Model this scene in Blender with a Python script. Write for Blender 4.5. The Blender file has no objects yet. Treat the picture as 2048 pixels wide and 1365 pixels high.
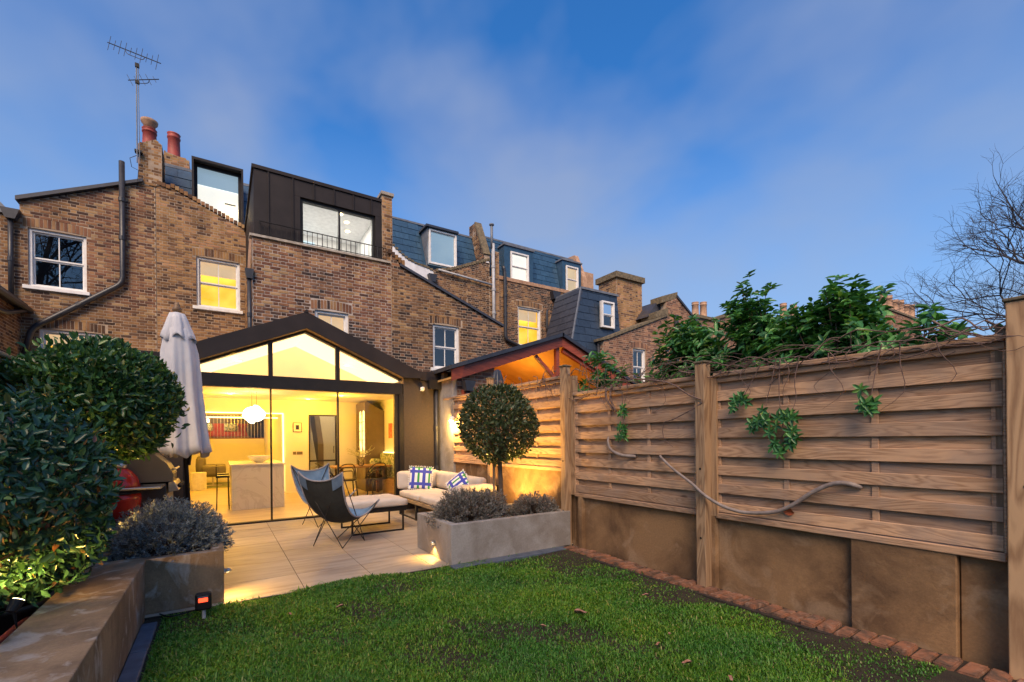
import bpy, bmesh, math, random
import numpy as np
from mathutils import Vector, Matrix
rnd = random.Random(7)
nrs = np.random.RandomState(11)
sc = bpy.context.scene
col = sc.collection
R = math.radians

# ------------------------------------------------------------------ camera
cam = bpy.data.cameras.new('Camera')
cam_o = bpy.data.objects.new('Camera', cam)
col.objects.link(cam_o)
cam.sensor_width = 36.0
cam.lens = 36.0 * 911.0 / 2048.0
cam.shift_y = 0.0955
cam.clip_start = 0.05
cam.clip_end = 2000
cam_o.location = (0, 0, 1.4)
_yaw = math.atan(584 / 911.0)
cam_o.matrix_world = (Matrix.Translation((0, 0, 1.4)) @ Matrix.Rotation(-_yaw, 4, 'Z')
                      @ Matrix.Rotation(math.pi / 2, 4, 'X') @ Matrix.Rotation(-0.010, 4, 'Z'))
sc.camera = cam_o
# ------------------------------------------------------------------ world
SUN_EL, SUN_AZ = R(44), R(220)           # afterglow behind the viewer (azimuth clockwise from +Y)
w = bpy.data.worlds.new('World')
sc.world = w
w.use_nodes = True
nt = w.node_tree
nt.nodes.clear()
def N(tree, typ, **k):
    n = tree.nodes.new(typ)
    for a, b in k.items():
        setattr(n, a, b)
    return n
wo = N(nt, 'ShaderNodeOutputWorld')
bg = N(nt, 'ShaderNodeBackground')
sky = N(nt, 'ShaderNodeTexSky', sky_type='NISHITA')
sky.sun_disc = False
sky.sun_elevation = SUN_EL
sky.sun_rotation = SUN_AZ
sky.air_density = 1.0
sky.dust_density = 0.6
sky.ozone_density = 2.5
tint = N(nt, 'ShaderNodeMix', data_type='RGBA', blend_type='MULTIPLY')
tint.inputs[0].default_value = 1.0
tint.inputs[7].default_value = (0.17, 0.50, 0.80, 1)
nt.links.new(sky.outputs[0], tint.inputs[6])
tc = N(nt, 'ShaderNodeTexCoord')
mp = N(nt, 'ShaderNodeMapping')
mp.inputs['Rotation'].default_value = (0.25, 0.35, 4.4)
mp.inputs['Scale'].default_value = (1.0, 0.75, 1.35)
nt.links.new(tc.outputs['Generated'], mp.inputs[0])
nz = N(nt, 'ShaderNodeTexNoise')
nz.inputs['Scale'].default_value = 2.9
nz.inputs['Detail'].default_value = 4
nz.inputs['Roughness'].default_value = 0.45
nz.inputs['Distortion'].default_value = 0.15
nt.links.new(mp.outputs[0], nz.inputs[0])
cr = N(nt, 'ShaderNodeValToRGB')
cr.color_ramp.elements[0].position = 0.37
cr.color_ramp.elements[1].position = 0.64
nt.links.new(nz.outputs[0], cr.inputs[0])
cm = N(nt, 'ShaderNodeMix', data_type='RGBA')
cm.inputs[7].default_value = (1.10, 1.42, 2.25, 1)
cmul = N(nt, 'ShaderNodeMath', operation='MULTIPLY')
cmul.inputs[1].default_value = 0.82
nt.links.new(cr.outputs[0], cmul.inputs[0])
nt.links.new(cmul.outputs[0], cm.inputs[0])
nt.links.new(tint.outputs[2], cm.inputs[6])
# paler lavender air towards the horizon, all the way round
spz = N(nt, 'ShaderNodeSeparateXYZ')
nt.links.new(tc.outputs['Generated'], spz.inputs[0])
hz = N(nt, 'ShaderNodeMapRange')
hz.inputs['From Min'].default_value = 0.0
hz.inputs['From Max'].default_value = 0.56
hz.inputs['To Min'].default_value = 0.97
hz.inputs['To Max'].default_value = 0.0
nt.links.new(spz.outputs[2], hz.inputs[0])
hm = N(nt, 'ShaderNodeMix', data_type='RGBA')
hm.inputs[7].default_value = (1.42, 1.95, 2.75, 1)
nt.links.new(hz.outputs[0], hm.inputs[0])
nt.links.new(cm.outputs[2], hm.inputs[6])
nt.links.new(hm.outputs[2], bg.inputs[0])
bg.inputs[1].default_value = 0.135
nt.links.new(bg.outputs[0], wo.inputs[0])
# ------------------------------------------------------------------ sun: soft afterglow, no hard shadow
sl = bpy.data.lights.new('Sun', 'SUN')
sl.energy = 2.65
sl.angle = R(36)
sl.color = (1.0, 0.73, 0.49)
so = bpy.data.objects.new('Sun', sl)
col.objects.link(so)
_sd = Vector((math.sin(SUN_AZ) * math.cos(SUN_EL), math.cos(SUN_AZ) * math.cos(SUN_EL), math.sin(SUN_EL)))
so.rotation_euler = (-_sd).to_track_quat('-Z', 'Y').to_euler()
# ------------------------------------------------------------------ exposure
sc.view_settings.view_transform = 'Standard'
sc.view_settings.look = 'None'
sc.view_settings.exposure = 1.0
sc.view_settings.gamma = 1.0
sc.view_settings.use_curve_mapping = False
sc.cycles.use_denoising = True
sc.cycles.max_bounces = 7
sc.cycles.diffuse_bounces = 4
sc.cycles.glossy_bounces = 3
sc.cycles.transparent_max_bounces = 12
sc.cycles.sample_clamp_indirect = 4.0
sc.cycles.caustics_reflective = False
sc.cycles.caustics_refractive = False

# ------------------------------------------------------------------ helpers
def empty(name, label, cat, loc=(0, 0, 0), group=None):
    o = bpy.data.objects.new(name, None)
    o.empty_display_size = 0.1
    col.objects.link(o)
    o.location = loc
    tag(o, label, cat, group)
    return o
def tag(o, label=None, cat=None, group=None, kind=None):
    if label: o['label'] = label
    if cat: o['category'] = cat
    if group: o['group'] = group
    if kind: o['kind'] = kind
    return o
def W(p):
    m = p.matrix_basis.copy()
    return W(p.parent) @ p.matrix_parent_inverse @ m if p.parent is not None else m
def par(o, p):
    """parts are modelled in world coordinates"""
    if p is not None:
        o.parent = p
        o.matrix_parent_inverse = W(p).inverted()
    return o
def obj(name, mesh, mat, parent=None):
    o = bpy.data.objects.new(name, mesh)
    col.objects.link(o)
    if mat is not None and len(mesh.materials) == 0:
        mesh.materials.append(mat)
    return par(o, parent)
def smooth(me):
    me.polygons.foreach_set('use_smooth', [True] * len(me.polygons))
def bev(o, wd=0.01, seg=2):
    m = o.modifiers.new('Bevel', 'BEVEL')
    m.width = wd
    m.segments = seg
    m.limit_method = 'ANGLE'
    m.angle_limit = R(40)
    return o
class MB:
    def __init__(s):
        s.v = []
        s.f = []
    def add(s, vs, fs):
        k = len(s.v)
        s.v += [tuple(v) for v in vs]
        s.f += [tuple(i + k for i in q) for q in fs]
        return s
    def box(s, x0, x1, y0, y1, z0, z1):
        return s.add([(x0, y0, z0), (x1, y0, z0), (x1, y1, z0), (x0, y1, z0), (x0, y0, z1), (x1, y0, z1), (x1, y1, z1), (x0, y1, z1)],
                     [(0, 3, 2, 1), (4, 5, 6, 7), (0, 1, 5, 4), (1, 2, 6, 5), (2, 3, 7, 6), (3, 0, 4, 7)])
    def beam(s, a, b, wd, ht, up=(0, 0, 1)):
        a = Vector(a); b = Vector(b)
        d = (b - a).normalized()
        sd = d.cross(Vector(up))
        if sd.length < 1e-4: sd = d.cross(Vector((0, 1, 0)))
        sd.normalize()
        u = sd.cross(d).normalized()
        vs = []
        for p in (a, b):
            for i, j in ((-1, -1), (1, -1), (1, 1), (-1, 1)):
                vs.append(p + sd * (i * wd / 2) + u * (j * ht / 2))
        return s.add(vs, [(0, 1, 2, 3), (7, 6, 5, 4), (0, 4, 5, 1), (1, 5, 6, 2), (2, 6, 7, 3), (3, 7, 4, 0)])
    def tube(s, pts, r, n=8, cap=True):
        pts = [Vector(p) for p in pts]
        m = len(pts)
        rs = r if isinstance(r, (list, tuple)) else [r] * m
        k = len(s.v)
        prev = None
        for i, p in enumerate(pts):
            d = (pts[min(i + 1, m - 1)] - pts[max(i - 1, 0)])
            if d.length < 1e-7: d = Vector((0, 0, 1))
            d.normalize()
            if prev is None:
                a = d.cross(Vector((0.12, 0.31, 0.94)))
                if a.length < 1e-3: a = d.cross(Vector((1, 0, 0)))
            else:
                a = prev - d * prev.dot(d)
                if a.length < 1e-4: a = d.cross(Vector((1, 0, 0)))
            a.normalize()
            prev = a
            b = d.cross(a)
            for j in range(n):
                t = 2 * math.pi * j / n
                s.v.append(tuple(p + (a * math.cos(t) + b * math.sin(t)) * rs[i]))
        for i in range(m - 1):
            for j in range(n):
                j2 = (j + 1) % n
                s.f.append((k + i * n + j, k + i * n + j2, k + (i + 1) * n + j2, k + (i + 1) * n + j))
        if cap:
            s.f.append(tuple(k + j for j in reversed(range(n))))
            s.f.append(tuple(k + (m - 1) * n + j for j in range(n)))
        return s
    def lathe(s, prof, c=(0, 0, 0), n=20, sx=1, sy=1):
        k = len(s.v)
        for (r, z) in prof:
            for j in range(n):
                t = 2 * math.pi * j / n
                s.v.append((c[0] + r * math.cos(t) * sx, c[1] + r * math.sin(t) * sy, c[2] + z))
        m = len(prof)
        for i in range(m - 1):
            for j in range(n):
                j2 = (j + 1) % n
                s.f.append((k + i * n + j, k + i * n + j2, k + (i + 1) * n + j2, k + (i + 1) * n + j))
        s.f.append(tuple(k + j for j in reversed(range(n))))
        s.f.append(tuple(k + (m - 1) * n + j for j in range(n)))
        return s
    def prism(s, poly, axis, a, b):
        """extrude a polygon given in the plane across the axis"""
        n = len(poly)
        def P(p, t):
            return (p[0], t, p[1]) if axis == 'Y' else ((t, p[0], p[1]) if axis == 'X' else (p[0], p[1], t))
        vs = [P(p, a) for p in poly] + [P(p, b) for p in poly]
        fs = [tuple(range(n)), tuple(reversed(range(n, 2 * n)))]
        for i in range(n):
            j = (i + 1) % n
            fs.append((i, i + n, j + n, j))
        return s.add(vs, fs)
    def mesh(s, name, sm=False):
        me = bpy.data.meshes.new(name)
        me.from_pydata(s.v, [], s.f)
        bm = bmesh.new()
        bm.from_mesh(me)
        bmesh.ops.recalc_face_normals(bm, faces=bm.faces)
        bm.to_mesh(me)
        bm.free()
        if sm: smooth(me)
        return me
    def build(s, name, mat, parent=None, sm=False):
        return obj(name, s.mesh(name, sm), mat, parent)
def place(name, me, parent, loc, rot=None, mat4=None):
    """a piece sharing mesh data, placed in world coordinates under its parent"""
    o = bpy.data.objects.new(name, me)
    col.objects.link(o)
    if mat4 is not None:
        o.matrix_basis = mat4
    else:
        o.location = loc
        if rot: o.rotation_euler = rot
    return par(o, parent)
def copy_tree(o, parent=None):
    c = o.copy()
    col.objects.link(c)
    c.parent = parent
    for ch in o.children:
        copy_tree(ch, c)
    return c
def lamp(name, typ, loc, energy, color, parent=None, size=0.05, spot=None, aim=None):
    l = bpy.data.lights.new(name, typ)
    l.energy = energy
    l.color = color
    if typ == 'AREA':
        l.shape = 'RECTANGLE'
        l.size, l.size_y = size
    else:
        l.shadow_soft_size = size
    if typ == 'SPOT':
        l.spot_size = R(spot)
        l.spot_blend = 0.6
    o = bpy.data.objects.new(name, l)
    col.objects.link(o)
    o.location = loc
    if aim is not None:
        o.rotation_euler = Vector(aim).to_track_quat('-Z', 'Y').to_euler()
    return par(o, parent)

# ------------------------------------------------------------------ materials
def newmat(name):
    m = bpy.data.materials.new(name)
    m.use_nodes = True
    t = m.node_tree
    b = t.nodes['Principled BSDF']
    return m, t, b
def ramp(t, stops, fac=None, interp='LINEAR'):
    n = N(t, 'ShaderNodeValToRGB')
    e = n.color_ramp.elements
    n.color_ramp.interpolation = interp
    while len(e) < len(stops): e.new(0.5)
    for i, (p, c) in enumerate(stops):
        e[i].position = p
        e[i].color = (*c, 1)
    if fac is not None: t.links.new(fac, n.inputs[0])
    return n
def noise(t, scale, detail=4, rough=0.55, vec=None, dist=0.0, sc3=None):
    n = N(t, 'ShaderNodeTexNoise')
    n.inputs['Scale'].default_value = scale
    n.inputs['Detail'].default_value = detail
    n.inputs['Roughness'].default_value = rough
    n.inputs['Distortion'].default_value = dist
    if vec is None:
        vec = N(t, 'ShaderNodeTexCoord').outputs['Object']
    if sc3:
        m = N(t, 'ShaderNodeMapping')
        m.inputs['Scale'].default_value = sc3
        t.links.new(vec, m.inputs[0])
        vec = m.outputs[0]
    t.links.new(vec, n.inputs[0])
    return n
def mixc(t, fac, a, b, mode='MIX'):
    n = N(t, 'ShaderNodeMix', data_type='RGBA', blend_type=mode)
    for sock, val in ((0, fac), (6, a), (7, b)):
        if hasattr(val, 'is_linked'): t.links.new(val, n.inputs[sock])
        elif isinstance(val, (int, float)): n.inputs[sock].default_value = val
        else: n.inputs[sock].default_value = (*val, 1)
    return n.outputs[2]
def bump(t, b, h, strength=0.3, dist=0.01):
    n = N(t, 'ShaderNodeBump')
    n.inputs['Strength'].default_value = strength
    n.inputs['Distance'].default_value = dist
    t.links.new(h, n.inputs['Height'])
    t.links.new(n.outputs[0], b.inputs['Normal'])
def mat(name, c, c2=None, rough=0.6, metal=0.0, scale=6.0, detail=5, bmp=0.0, bscale=None, spec=None, sc3=None, lo=0.35, hi=0.65):
    m, t, b = newmat(name)
    b.inputs['Roughness'].default_value = rough
    b.inputs['Metallic'].default_value = metal
    if spec is not None: b.inputs['Specular IOR Level'].default_value = spec
    if c2 is None: c2 = tuple(x * 0.8 for x in c)
    n = noise(t, scale, detail, sc3=sc3)
    rr = ramp(t, [(lo, c2), (hi, c)], n.outputs[0])
    t.links.new(rr.outputs[0], b.inputs['Base Color'])
    if bmp:
        n2 = noise(t, bscale or scale * 6, 6, 0.6, sc3=sc3)
        bump(t, b, n2.outputs[0], bmp)
    return m
def emis(name, c, s):
    m, t, b = newmat(name)
    b.inputs['Base Color'].default_value = (*c, 1)
    b.inputs['Emission Color'].default_value = (*c, 1)
    b.inputs['Emission Strength'].default_value = s
    return m
def rand_piece(t):
    """0..1, different for every loose piece and every copied object"""
    g = N(t, 'ShaderNodeNewGeometry')
    oi = N(t, 'ShaderNodeObjectInfo')
    a = N(t, 'ShaderNodeMath', operation='ADD')
    t.links.new(g.outputs['Random Per Island'], a.inputs[0])
    t.links.new(oi.outputs['Random'], a.inputs[1])
    f = N(t, 'ShaderNodeMath', operation='FRACT')
    t.links.new(a.outputs[0], f.inputs[0])
    return f.outputs[0]
def world_pos(t):
    return N(t, 'ShaderNodeNewGeometry').outputs['Position']
def brick_mat(name, stops_a, stops_b=None, bscale=0.45, lo=0.45, hi=0.55):
    m, t, b = newmat(name)
    b.inputs['Roughness'].default_value = 0.9
    b.inputs['Specular IOR Level'].default_value = 0.2
    rp = rand_piece(t)
    pos = world_pos(t)
    fine = noise(t, 45, 5, 0.65, vec=pos)
    ja = N(t, 'ShaderNodeMath', operation='MULTIPLY_ADD')
    ja.inputs[1].default_value = 0.35
    ja.inputs[2].default_value = -0.175
    t.links.new(fine.outputs[0], ja.inputs[0])
    su = N(t, 'ShaderNodeMath', operation='ADD')
    t.links.new(rp, su.inputs[0])
    t.links.new(ja.outputs[0], su.inputs[1])
    ca = ramp(t, stops_a, su.outputs[0]).outputs[0]
    if stops_b:
        cb = ramp(t, stops_b, su.outputs[0]).outputs[0]
        big = noise(t, bscale, 3, 0.6, vec=pos)
        k = ramp(t, [(lo, (0, 0, 0)), (hi, (1, 1, 1))], big.outputs[0]).outputs[0]
        ca = mixc(t, k, ca, cb)
    soot = noise(t, 2.2, 4, 0.6, vec=pos, sc3=(1, 1, 0.5))
    dk = ramp(t, [(0.3, (0.55, 0.52, 0.5)), (0.62, (1.08, 1.05, 1.0))], soot.outputs[0]).outputs[0]
    t.links.new(mixc(t, 1.0, ca, dk, 'MULTIPLY'), b.inputs['Base Color'])
    bump(t, b, fine.outputs[0], 0.5, 0.006)
    return m
BR_BROWN = [(0.0, (0.050, 0.034, 0.030)), (0.16, (0.095, 0.058, 0.042)), (0.42, (0.19, 0.105, 0.058)), (0.70, (0.26, 0.145, 0.072)), (0.88, (0.31, 0.18, 0.082)), (1.0, (0.38, 0.25, 0.13))]
BR_YEL = [(0.0, (0.09, 0.055, 0.042)), (0.14, (0.21, 0.115, 0.07)), (0.4, (0.34, 0.20, 0.090)), (0.7, (0.41, 0.25, 0.115)), (1.0, (0.43, 0.23, 0.13))]
BR_RED = [(0.0, (0.07, 0.042, 0.036)), (0.2, (0.17, 0.080, 0.055)), (0.5, (0.26, 0.130, 0.078)), (0.8, (0.33, 0.190, 0.100)), (1.0, (0.40, 0.27, 0.15))]
BR_DARK = [(0.0, (0.035, 0.03, 0.032)), (0.3, (0.07, 0.05, 0.045)), (0.6, (0.15, 0.09, 0.065)), (0.85, (0.24, 0.12, 0.07)), (1.0, (0.31, 0.16, 0.09))]
M = {}
M['brick_a'] = brick_mat('brick_a', BR_BROWN, BR_RED, 0.35, 0.5, 0.62)
M['brick_b'] = brick_mat('brick_b', BR_YEL, BR_BROWN, 0.5, 0.46, 0.58)
M['brick_c'] = brick_mat('brick_c', BR_DARK, BR_RED, 0.4, 0.48, 0.56)
M['brick_d'] = brick_mat('brick_d', BR_BROWN, BR_DARK, 0.5)
M['brick_far'] = brick_mat('brick_far', [(0.0, (0.10, 0.06, 0.05)), (0.5, (0.27, 0.14, 0.095)), (1.0, (0.40, 0.22, 0.13))])
M['brick_red'] = brick_mat('brick_red', [(0.0, (0.08, 0.05, 0.045)), (0.25, (0.25, 0.12, 0.08)), (0.6, (0.34, 0.15, 0.08)), (1.0, (0.40, 0.26, 0.18))])
M['mortar'] = mat('mortar', (0.44, 0.34, 0.25), (0.29, 0.22, 0.165), 0.95, scale=3)
M['mortar_pale'] = mat('mortar_pale', (0.52, 0.45, 0.40), (0.34, 0.28, 0.24), 0.95, scale=2.2)
M['slate'] = None
def slate_mat(name, c, c2):
    m, t, b = newmat(name)
    b.inputs['Roughness'].default_value = 0.42
    rp = rand_piece(t)
    n = noise(t, 9, 5, vec=world_pos(t))
    cc = mixc(t, rp, c, c2)
    dk = ramp(t, [(0.3, (0.75, 0.75, 0.78)), (0.7, (1.15, 1.15, 1.15))], n.outputs[0]).outputs[0]
    t.links.new(mixc(t, 1.0, cc, dk, 'MULTIPLY'), b.inputs['Base Color'])
    bump(t, b, n.outputs[0], 0.15, 0.01)
    return m
M['slate'] = slate_mat('slate', (0.020, 0.060, 0.115), (0.030, 0.080, 0.145))
M['slate_dark'] = slate_mat('slate_dark', (0.032, 0.036, 0.050), (0.045, 0.048, 0.062))
M['slate_navy'] = slate_mat('slate_navy', (0.022, 0.036, 0.060), (0.030, 0.048, 0.078))
M['zinc'] = mat('zinc', (0.024, 0.020, 0.022), (0.017, 0.014, 0.016), 0.62, 0.0, scale=3, spec=0.25)
M['black'] = mat('black_metal', (0.015, 0.013, 0.013), (0.010, 0.009, 0.009), 0.5, 0.0, scale=8, spec=0.3)
M['black_render'] = mat('black_render', (0.050, 0.036, 0.027), (0.036, 0.027, 0.021), 0.85, scale=30, bmp=0.15, bscale=160)
M['lead'] = mat('lead', (0.17, 0.19, 0.22), (0.11, 0.12, 0.15), 0.6, 0.1, scale=5)
M['white'] = mat('white_paint', (0.78, 0.77, 0.76), (0.66, 0.65, 0.64), 0.5, scale=9)
M['white_render'] = mat('white_render', (0.76, 0.77, 0.80), (0.60, 0.60, 0.62), 0.8, scale=4)
M['stone'] = mat('coping_stone', (0.42, 0.38, 0.33), (0.24, 0.21, 0.18), 0.9, scale=7, bmp=0.3)
M['moss'] = mat('mossy_brick', (0.20, 0.155, 0.095), (0.09, 0.075, 0.05), 0.95, scale=11, bmp=0.4)
M['pipe'] = mat('black_pipe', (0.035, 0.037, 0.045), (0.022, 0.023, 0.03), 0.42, scale=12)
M['grey_pipe'] = mat('grey_pipe', (0.42, 0.43, 0.45), (0.30, 0.31, 0.33), 0.5, scale=12)
M['terracotta'] = mat('terracotta', (0.36, 0.055, 0.04), (0.25, 0.04, 0.03), 0.6, scale=8)
M['buff_clay'] = mat('buff_clay', (0.48, 0.30, 0.19), (0.33, 0.19, 0.12), 0.8, scale=8)
def glass_mat(name, tintc=(1, 1, 1), refl=1.0):
    m = bpy.data.materials.new(name)
    m.use_nodes = True
    t = m.node_tree
    t.nodes.clear()
    o = N(t, 'ShaderNodeOutputMaterial')
    tr = N(t, 'ShaderNodeBsdfTransparent')
    tr.inputs[0].default_value = (*tintc, 1)
    gl = N(t, 'ShaderNodeBsdfGlossy')
    gl.inputs['Roughness'].default_value = 0.0
    fr = N(t, 'ShaderNodeFresnel')
    fr.inputs[0].default_value = 1.5
    mu = N(t, 'ShaderNodeMath', operation='MULTIPLY')
    mu.inputs[1].default_value = refl
    mu.use_clamp = True
    t.links.new(fr.outputs[0], mu.inputs[0])
    mx = N(t, 'ShaderNodeMixShader')
    t.links.new(mu.outputs[0], mx.inputs[0])
    t.links.new(tr.outputs[0], mx.inputs[1])
    t.links.new(gl.outputs[0], mx.inputs[2])
    t.links.new(mx.outputs[0], o.inputs[0])
    return m
M['glass'] = glass_mat('clear_glass', (0.97, 0.98, 0.97), 1.0)
M['glass_dark'] = glass_mat('window_glass', (0.9, 0.92, 0.95), 3.5)
M['room_dark'] = mat('dim_room', (0.05, 0.045, 0.045), (0.03, 0.028, 0.03), 0.9)
def lit_mat(name, c, c2, s, scale=1.2):
    m, t, b = newmat(name)
    b.inputs['Roughness'].default_value = 0.8
    b.inputs['Base Color'].default_value = (*c, 1)
    n = noise(t, scale, 2, 0.4)
    rr = ramp(t, [(0.35, c2), (0.65, c)], n.outputs[0])
    t.links.new(rr.outputs[0], b.inputs['Emission Color'])
    b.inputs['Emission Strength'].default_value = s
    return m
M['lit_yellow'] = lit_mat('lit_yellow_room', (1.0, 0.66, 0.08), (0.95, 0.46, 0.03), 0.58, 2.5)
M['lit_pale'] = lit_mat('lit_pale_blind', (0.85, 0.62, 0.36), (0.7, 0.5, 0.3), 0.4)
M['lit_white'] = lit_mat('lit_white_room', (0.85, 0.80, 0.68), (0.72, 0.70, 0.64), 0.62)
M['lit_cool'] = lit_mat('cool_glow', (0.42, 0.56, 0.66), (0.34, 0.48, 0.60), 0.32)
M['bulb'] = emis('bulb_white', (1.0, 0.80, 0.45), 4.0)
M['led'] = emis('led_warm', (1.0, 0.66, 0.2), 3.0)
M['ceiling_glow'] = emis('ceiling_glow', (1.0, 0.72, 0.34), 1.15)  # emission that paints the brightly lit look onto the sloping ceiling
# wood
def wood(name, c, c2, axis='Y', rough=0.75, gs=22.0, streak=0.35, weather=None, world=False):
    m, t, b = newmat(name)
    b.inputs['Roughness'].default_value = rough
    oi = N(t, 'ShaderNodeObjectInfo')
    vec = world_pos(t) if world else N(t, 'ShaderNodeTexCoord').outputs['Object']
    off = N(t, 'ShaderNodeVectorMath', operation='MULTIPLY_ADD')
    cmb = N(t, 'ShaderNodeCombineXYZ')
    for i in range(3): t.links.new(oi.outputs['Random'], cmb.inputs[i])
    t.links.new(cmb.outputs[0], off.inputs[0])
    off.inputs[1].default_value = (37, 53, 71)
    t.links.new(vec, off.inputs[2])
    s3 = {'X': (0.13, 1, 1), 'Y': (1, 0.13, 1), 'Z': (1, 1, 0.13)}[axis]
    n1 = noise(t, gs * 0.28, 2, 0.45, vec=off.outputs[0], sc3=s3, dist=0.6)
    wv = N(t, 'ShaderNodeMath', operation='MULTIPLY')
    wv.inputs[1].default_value = 20.0
    t.links.new(n1.outputs[0], wv.inputs[0])
    fr = N(t, 'ShaderNodeMath', operation='PINGPONG')
    fr.inputs[1].default_value = 1.0
    t.links.new(wv.outputs[0], fr.inputs[0])
    n2 = noise(t, gs * 3, 4, 0.6, vec=off.outputs[0], sc3=s3)
    add = N(t, 'ShaderNodeMath', operation='MULTIPLY_ADD')
    add.inputs[1].default_value = 0.55
    t.links.new(fr.outputs[0], add.inputs[0])
    hm = N(t, 'ShaderNodeMath', operation='MULTIPLY')
    hm.inputs[1].default_value = 0.45
    t.links.new(n2.outputs[0], hm.inputs[0])
    t.links.new(hm.outputs[0], add.inputs[2])
    cc = ramp(t, [(0.22, c2), (0.42, tuple((a + b) / 2 for a, b in zip(c, c2))), (0.62, c)], add.outputs[0]).outputs[0]
    bri = ramp(t, [(0.0, (0.66, 0.66, 0.68)), (0.5, (0.95, 0.94, 0.93)), (1.0, (1.18, 1.15, 1.10))], oi.outputs['Random']).outputs[0]
    cc = mixc(t, 1.0, cc, bri, 'MULTIPLY')
    if weather:
        n3 = noise(t, 2.6, 4, 0.6, vec=off.outputs[0])
        k = ramp(t, [(0.45, (0, 0, 0)), (0.75, (0.7, 0.7, 0.7))], n3.outputs[0]).outputs[0]
        cc = mixc(t, k, cc, weather)
        n4 = noise(t, 1.7, 4, 0.6, vec=off.outputs[0], sc3=s3)
        k4 = ramp(t, [(0.60, (0, 0, 0)), (0.78, (0.5, 0.5, 0.5))], n4.outputs[0]).outputs[0]
        cc = mixc(t, k4, cc, (0.16, 0.15, 0.085))
        vo = N(t, 'ShaderNodeTexVoronoi')
        vo.inputs['Scale'].default_value = 2.6
        mk = N(t, 'ShaderNodeMapping')
        mk.inputs['Scale'].default_value = tuple(q * (2.0 if q == 1 else 7) for q in s3)
        t.links.new(off.outputs[0], mk.inputs[0])
        t.links.new(mk.outputs[0], vo.inputs['Vector'])
        k5 = ramp(t, [(0.05, (0.75, 0.75, 0.75)), (0.13, (0, 0, 0))], vo.outputs['Distance']).outputs[0]
        cc = mixc(t, k5, cc, (0.085, 0.04, 0.022))
    t.links.new(cc, b.inputs['Base Color'])
    bump(t, b, add.outputs[0], 0.25, 0.004)
    return m
M['fence'] = wood('fence_timber', (0.55, 0.340, 0.200), (0.35, 0.200, 0.110), 'Y', 0.8, 34, weather=(0.33, 0.24, 0.185))
M['post'] = wood('post_timber', (0.42, 0.27, 0.15), (0.25, 0.145, 0.075), 'Z', 0.75)
M['redwood'] = wood('red_stained_timber', (0.30, 0.062, 0.028), (0.20, 0.04, 0.02), 'X', 0.5, world=True)
M['orange_board'] = mat('varnished_ceiling', (0.62, 0.36, 0.12), (0.52, 0.28, 0.09), 0.5, scale=3)
M['lit_shelf'] = lit_mat('lit_shelf', (1.0, 0.78, 0.36), (0.6, 0.36, 0.12), 1.3, 14)
M['teak'] = wood('sofa_teak', (0.36, 0.25, 0.14), (0.24, 0.16, 0.09), 'Y', 0.6)
M['table_wood'] = wood('table_wood', (0.32, 0.19, 0.09), (0.2, 0.11, 0.05), 'X', 0.5)
# masonry render / concrete
def stained(name, base, stain, pale, rough=0.85, s1=1.3, s2=5.0, sc3=None, pale_amt=0.6):
    m, t, b = newmat(name)
    b.inputs['Roughness'].default_value = rough
    pos = world_pos(t)
    a = noise(t, s1, 5, 0.6, vec=pos, sc3=sc3, dist=0.4)
    k = ramp(t, [(0.40, (0, 0, 0)), (0.62, (1, 1, 1))], a.outputs[0]).outputs[0]
    c = mixc(t, k, base, stain)
    b2 = noise(t, s1 * 1.7, 4, 0.55, vec=pos, sc3=sc3, dist=1.0)
    k2 = ramp(t, [(0.54, (0, 0, 0)), (0.66, (pale_amt,) * 3)], b2.outputs[0]).outputs[0]
    c = mixc(t, k2, c, pale)
    f = noise(t, 60, 5, 0.7, vec=pos)
    d = ramp(t, [(0.25, (0.8, 0.8, 0.8)), (0.75, (1.12, 1.12, 1.12))], f.outputs[0]).outputs[0]
    c = mixc(t, 1.0, c, d, 'MULTIPLY')
    t.links.new(c, b.inputs['Base Color'])
    h = noise(t, 34, 8, 0.72, vec=pos)
    bump(t, b, h.outputs[0], 0.6, 0.008)
    return m
M['render_tan'] = stained('tan_render', (0.29, 0.165, 0.075), (0.13, 0.070, 0.032), (0.38, 0.25, 0.145), s1=1.7)
M['edging'] = stained('worn_edging_brick', (0.30, 0.125, 0.065), (0.10, 0.060, 0.040), (0.36, 0.22, 0.15), s1=9.0, pale_amt=0.6)
M['planter'] = stained('planter_concrete', (0.34, 0.315, 0.295), (0.24, 0.21, 0.185), (0.41, 0.395, 0.38), s1=2.6, pale_amt=0.4)
M['planter_left'] = stained('stained_planter', (0.31, 0.205, 0.118), (0.17, 0.110, 0.065), (0.44, 0.385, 0.33), s1=3.4, sc3=(1, 1, 0.6), pale_amt=0.75)
M['bluestone'] = mat('bluestone', (0.10, 0.125, 0.17), (0.07, 0.085, 0.12), 0.6, scale=12)
M['soil'] = mat('soil', (0.045, 0.032, 0.022), (0.02, 0.014, 0.011), 0.95, scale=22, bmp=0.8, bscale=60)
def paving():
    m, t, b = newmat('paving')
    b.inputs['Roughness'].default_value = 0.5
    oi = N(t, 'ShaderNodeObjectInfo')
    pos = world_pos(t)
    n = noise(t, 3.2, 6, 0.62, vec=pos, sc3=(0.45, 2.6, 1), dist=0.5)
    c = ramp(t, [(0.28, (0.27, 0.21, 0.16)), (0.5, (0.40, 0.325, 0.255)), (0.74, (0.49, 0.41, 0.33))], n.outputs[0]).outputs[0]
    br = ramp(t, [(0, (0.92, 0.92, 0.92)), (1, (1.07, 1.06, 1.05))], oi.outputs['Random']).outputs[0]
    t.links.new(mixc(t, 1.0, c, br, 'MULTIPLY'), b.inputs['Base Color'])
    bump(t, b, n.outputs[0], 0.1, 0.004)
    return m
M['paving'] = paving()
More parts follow.
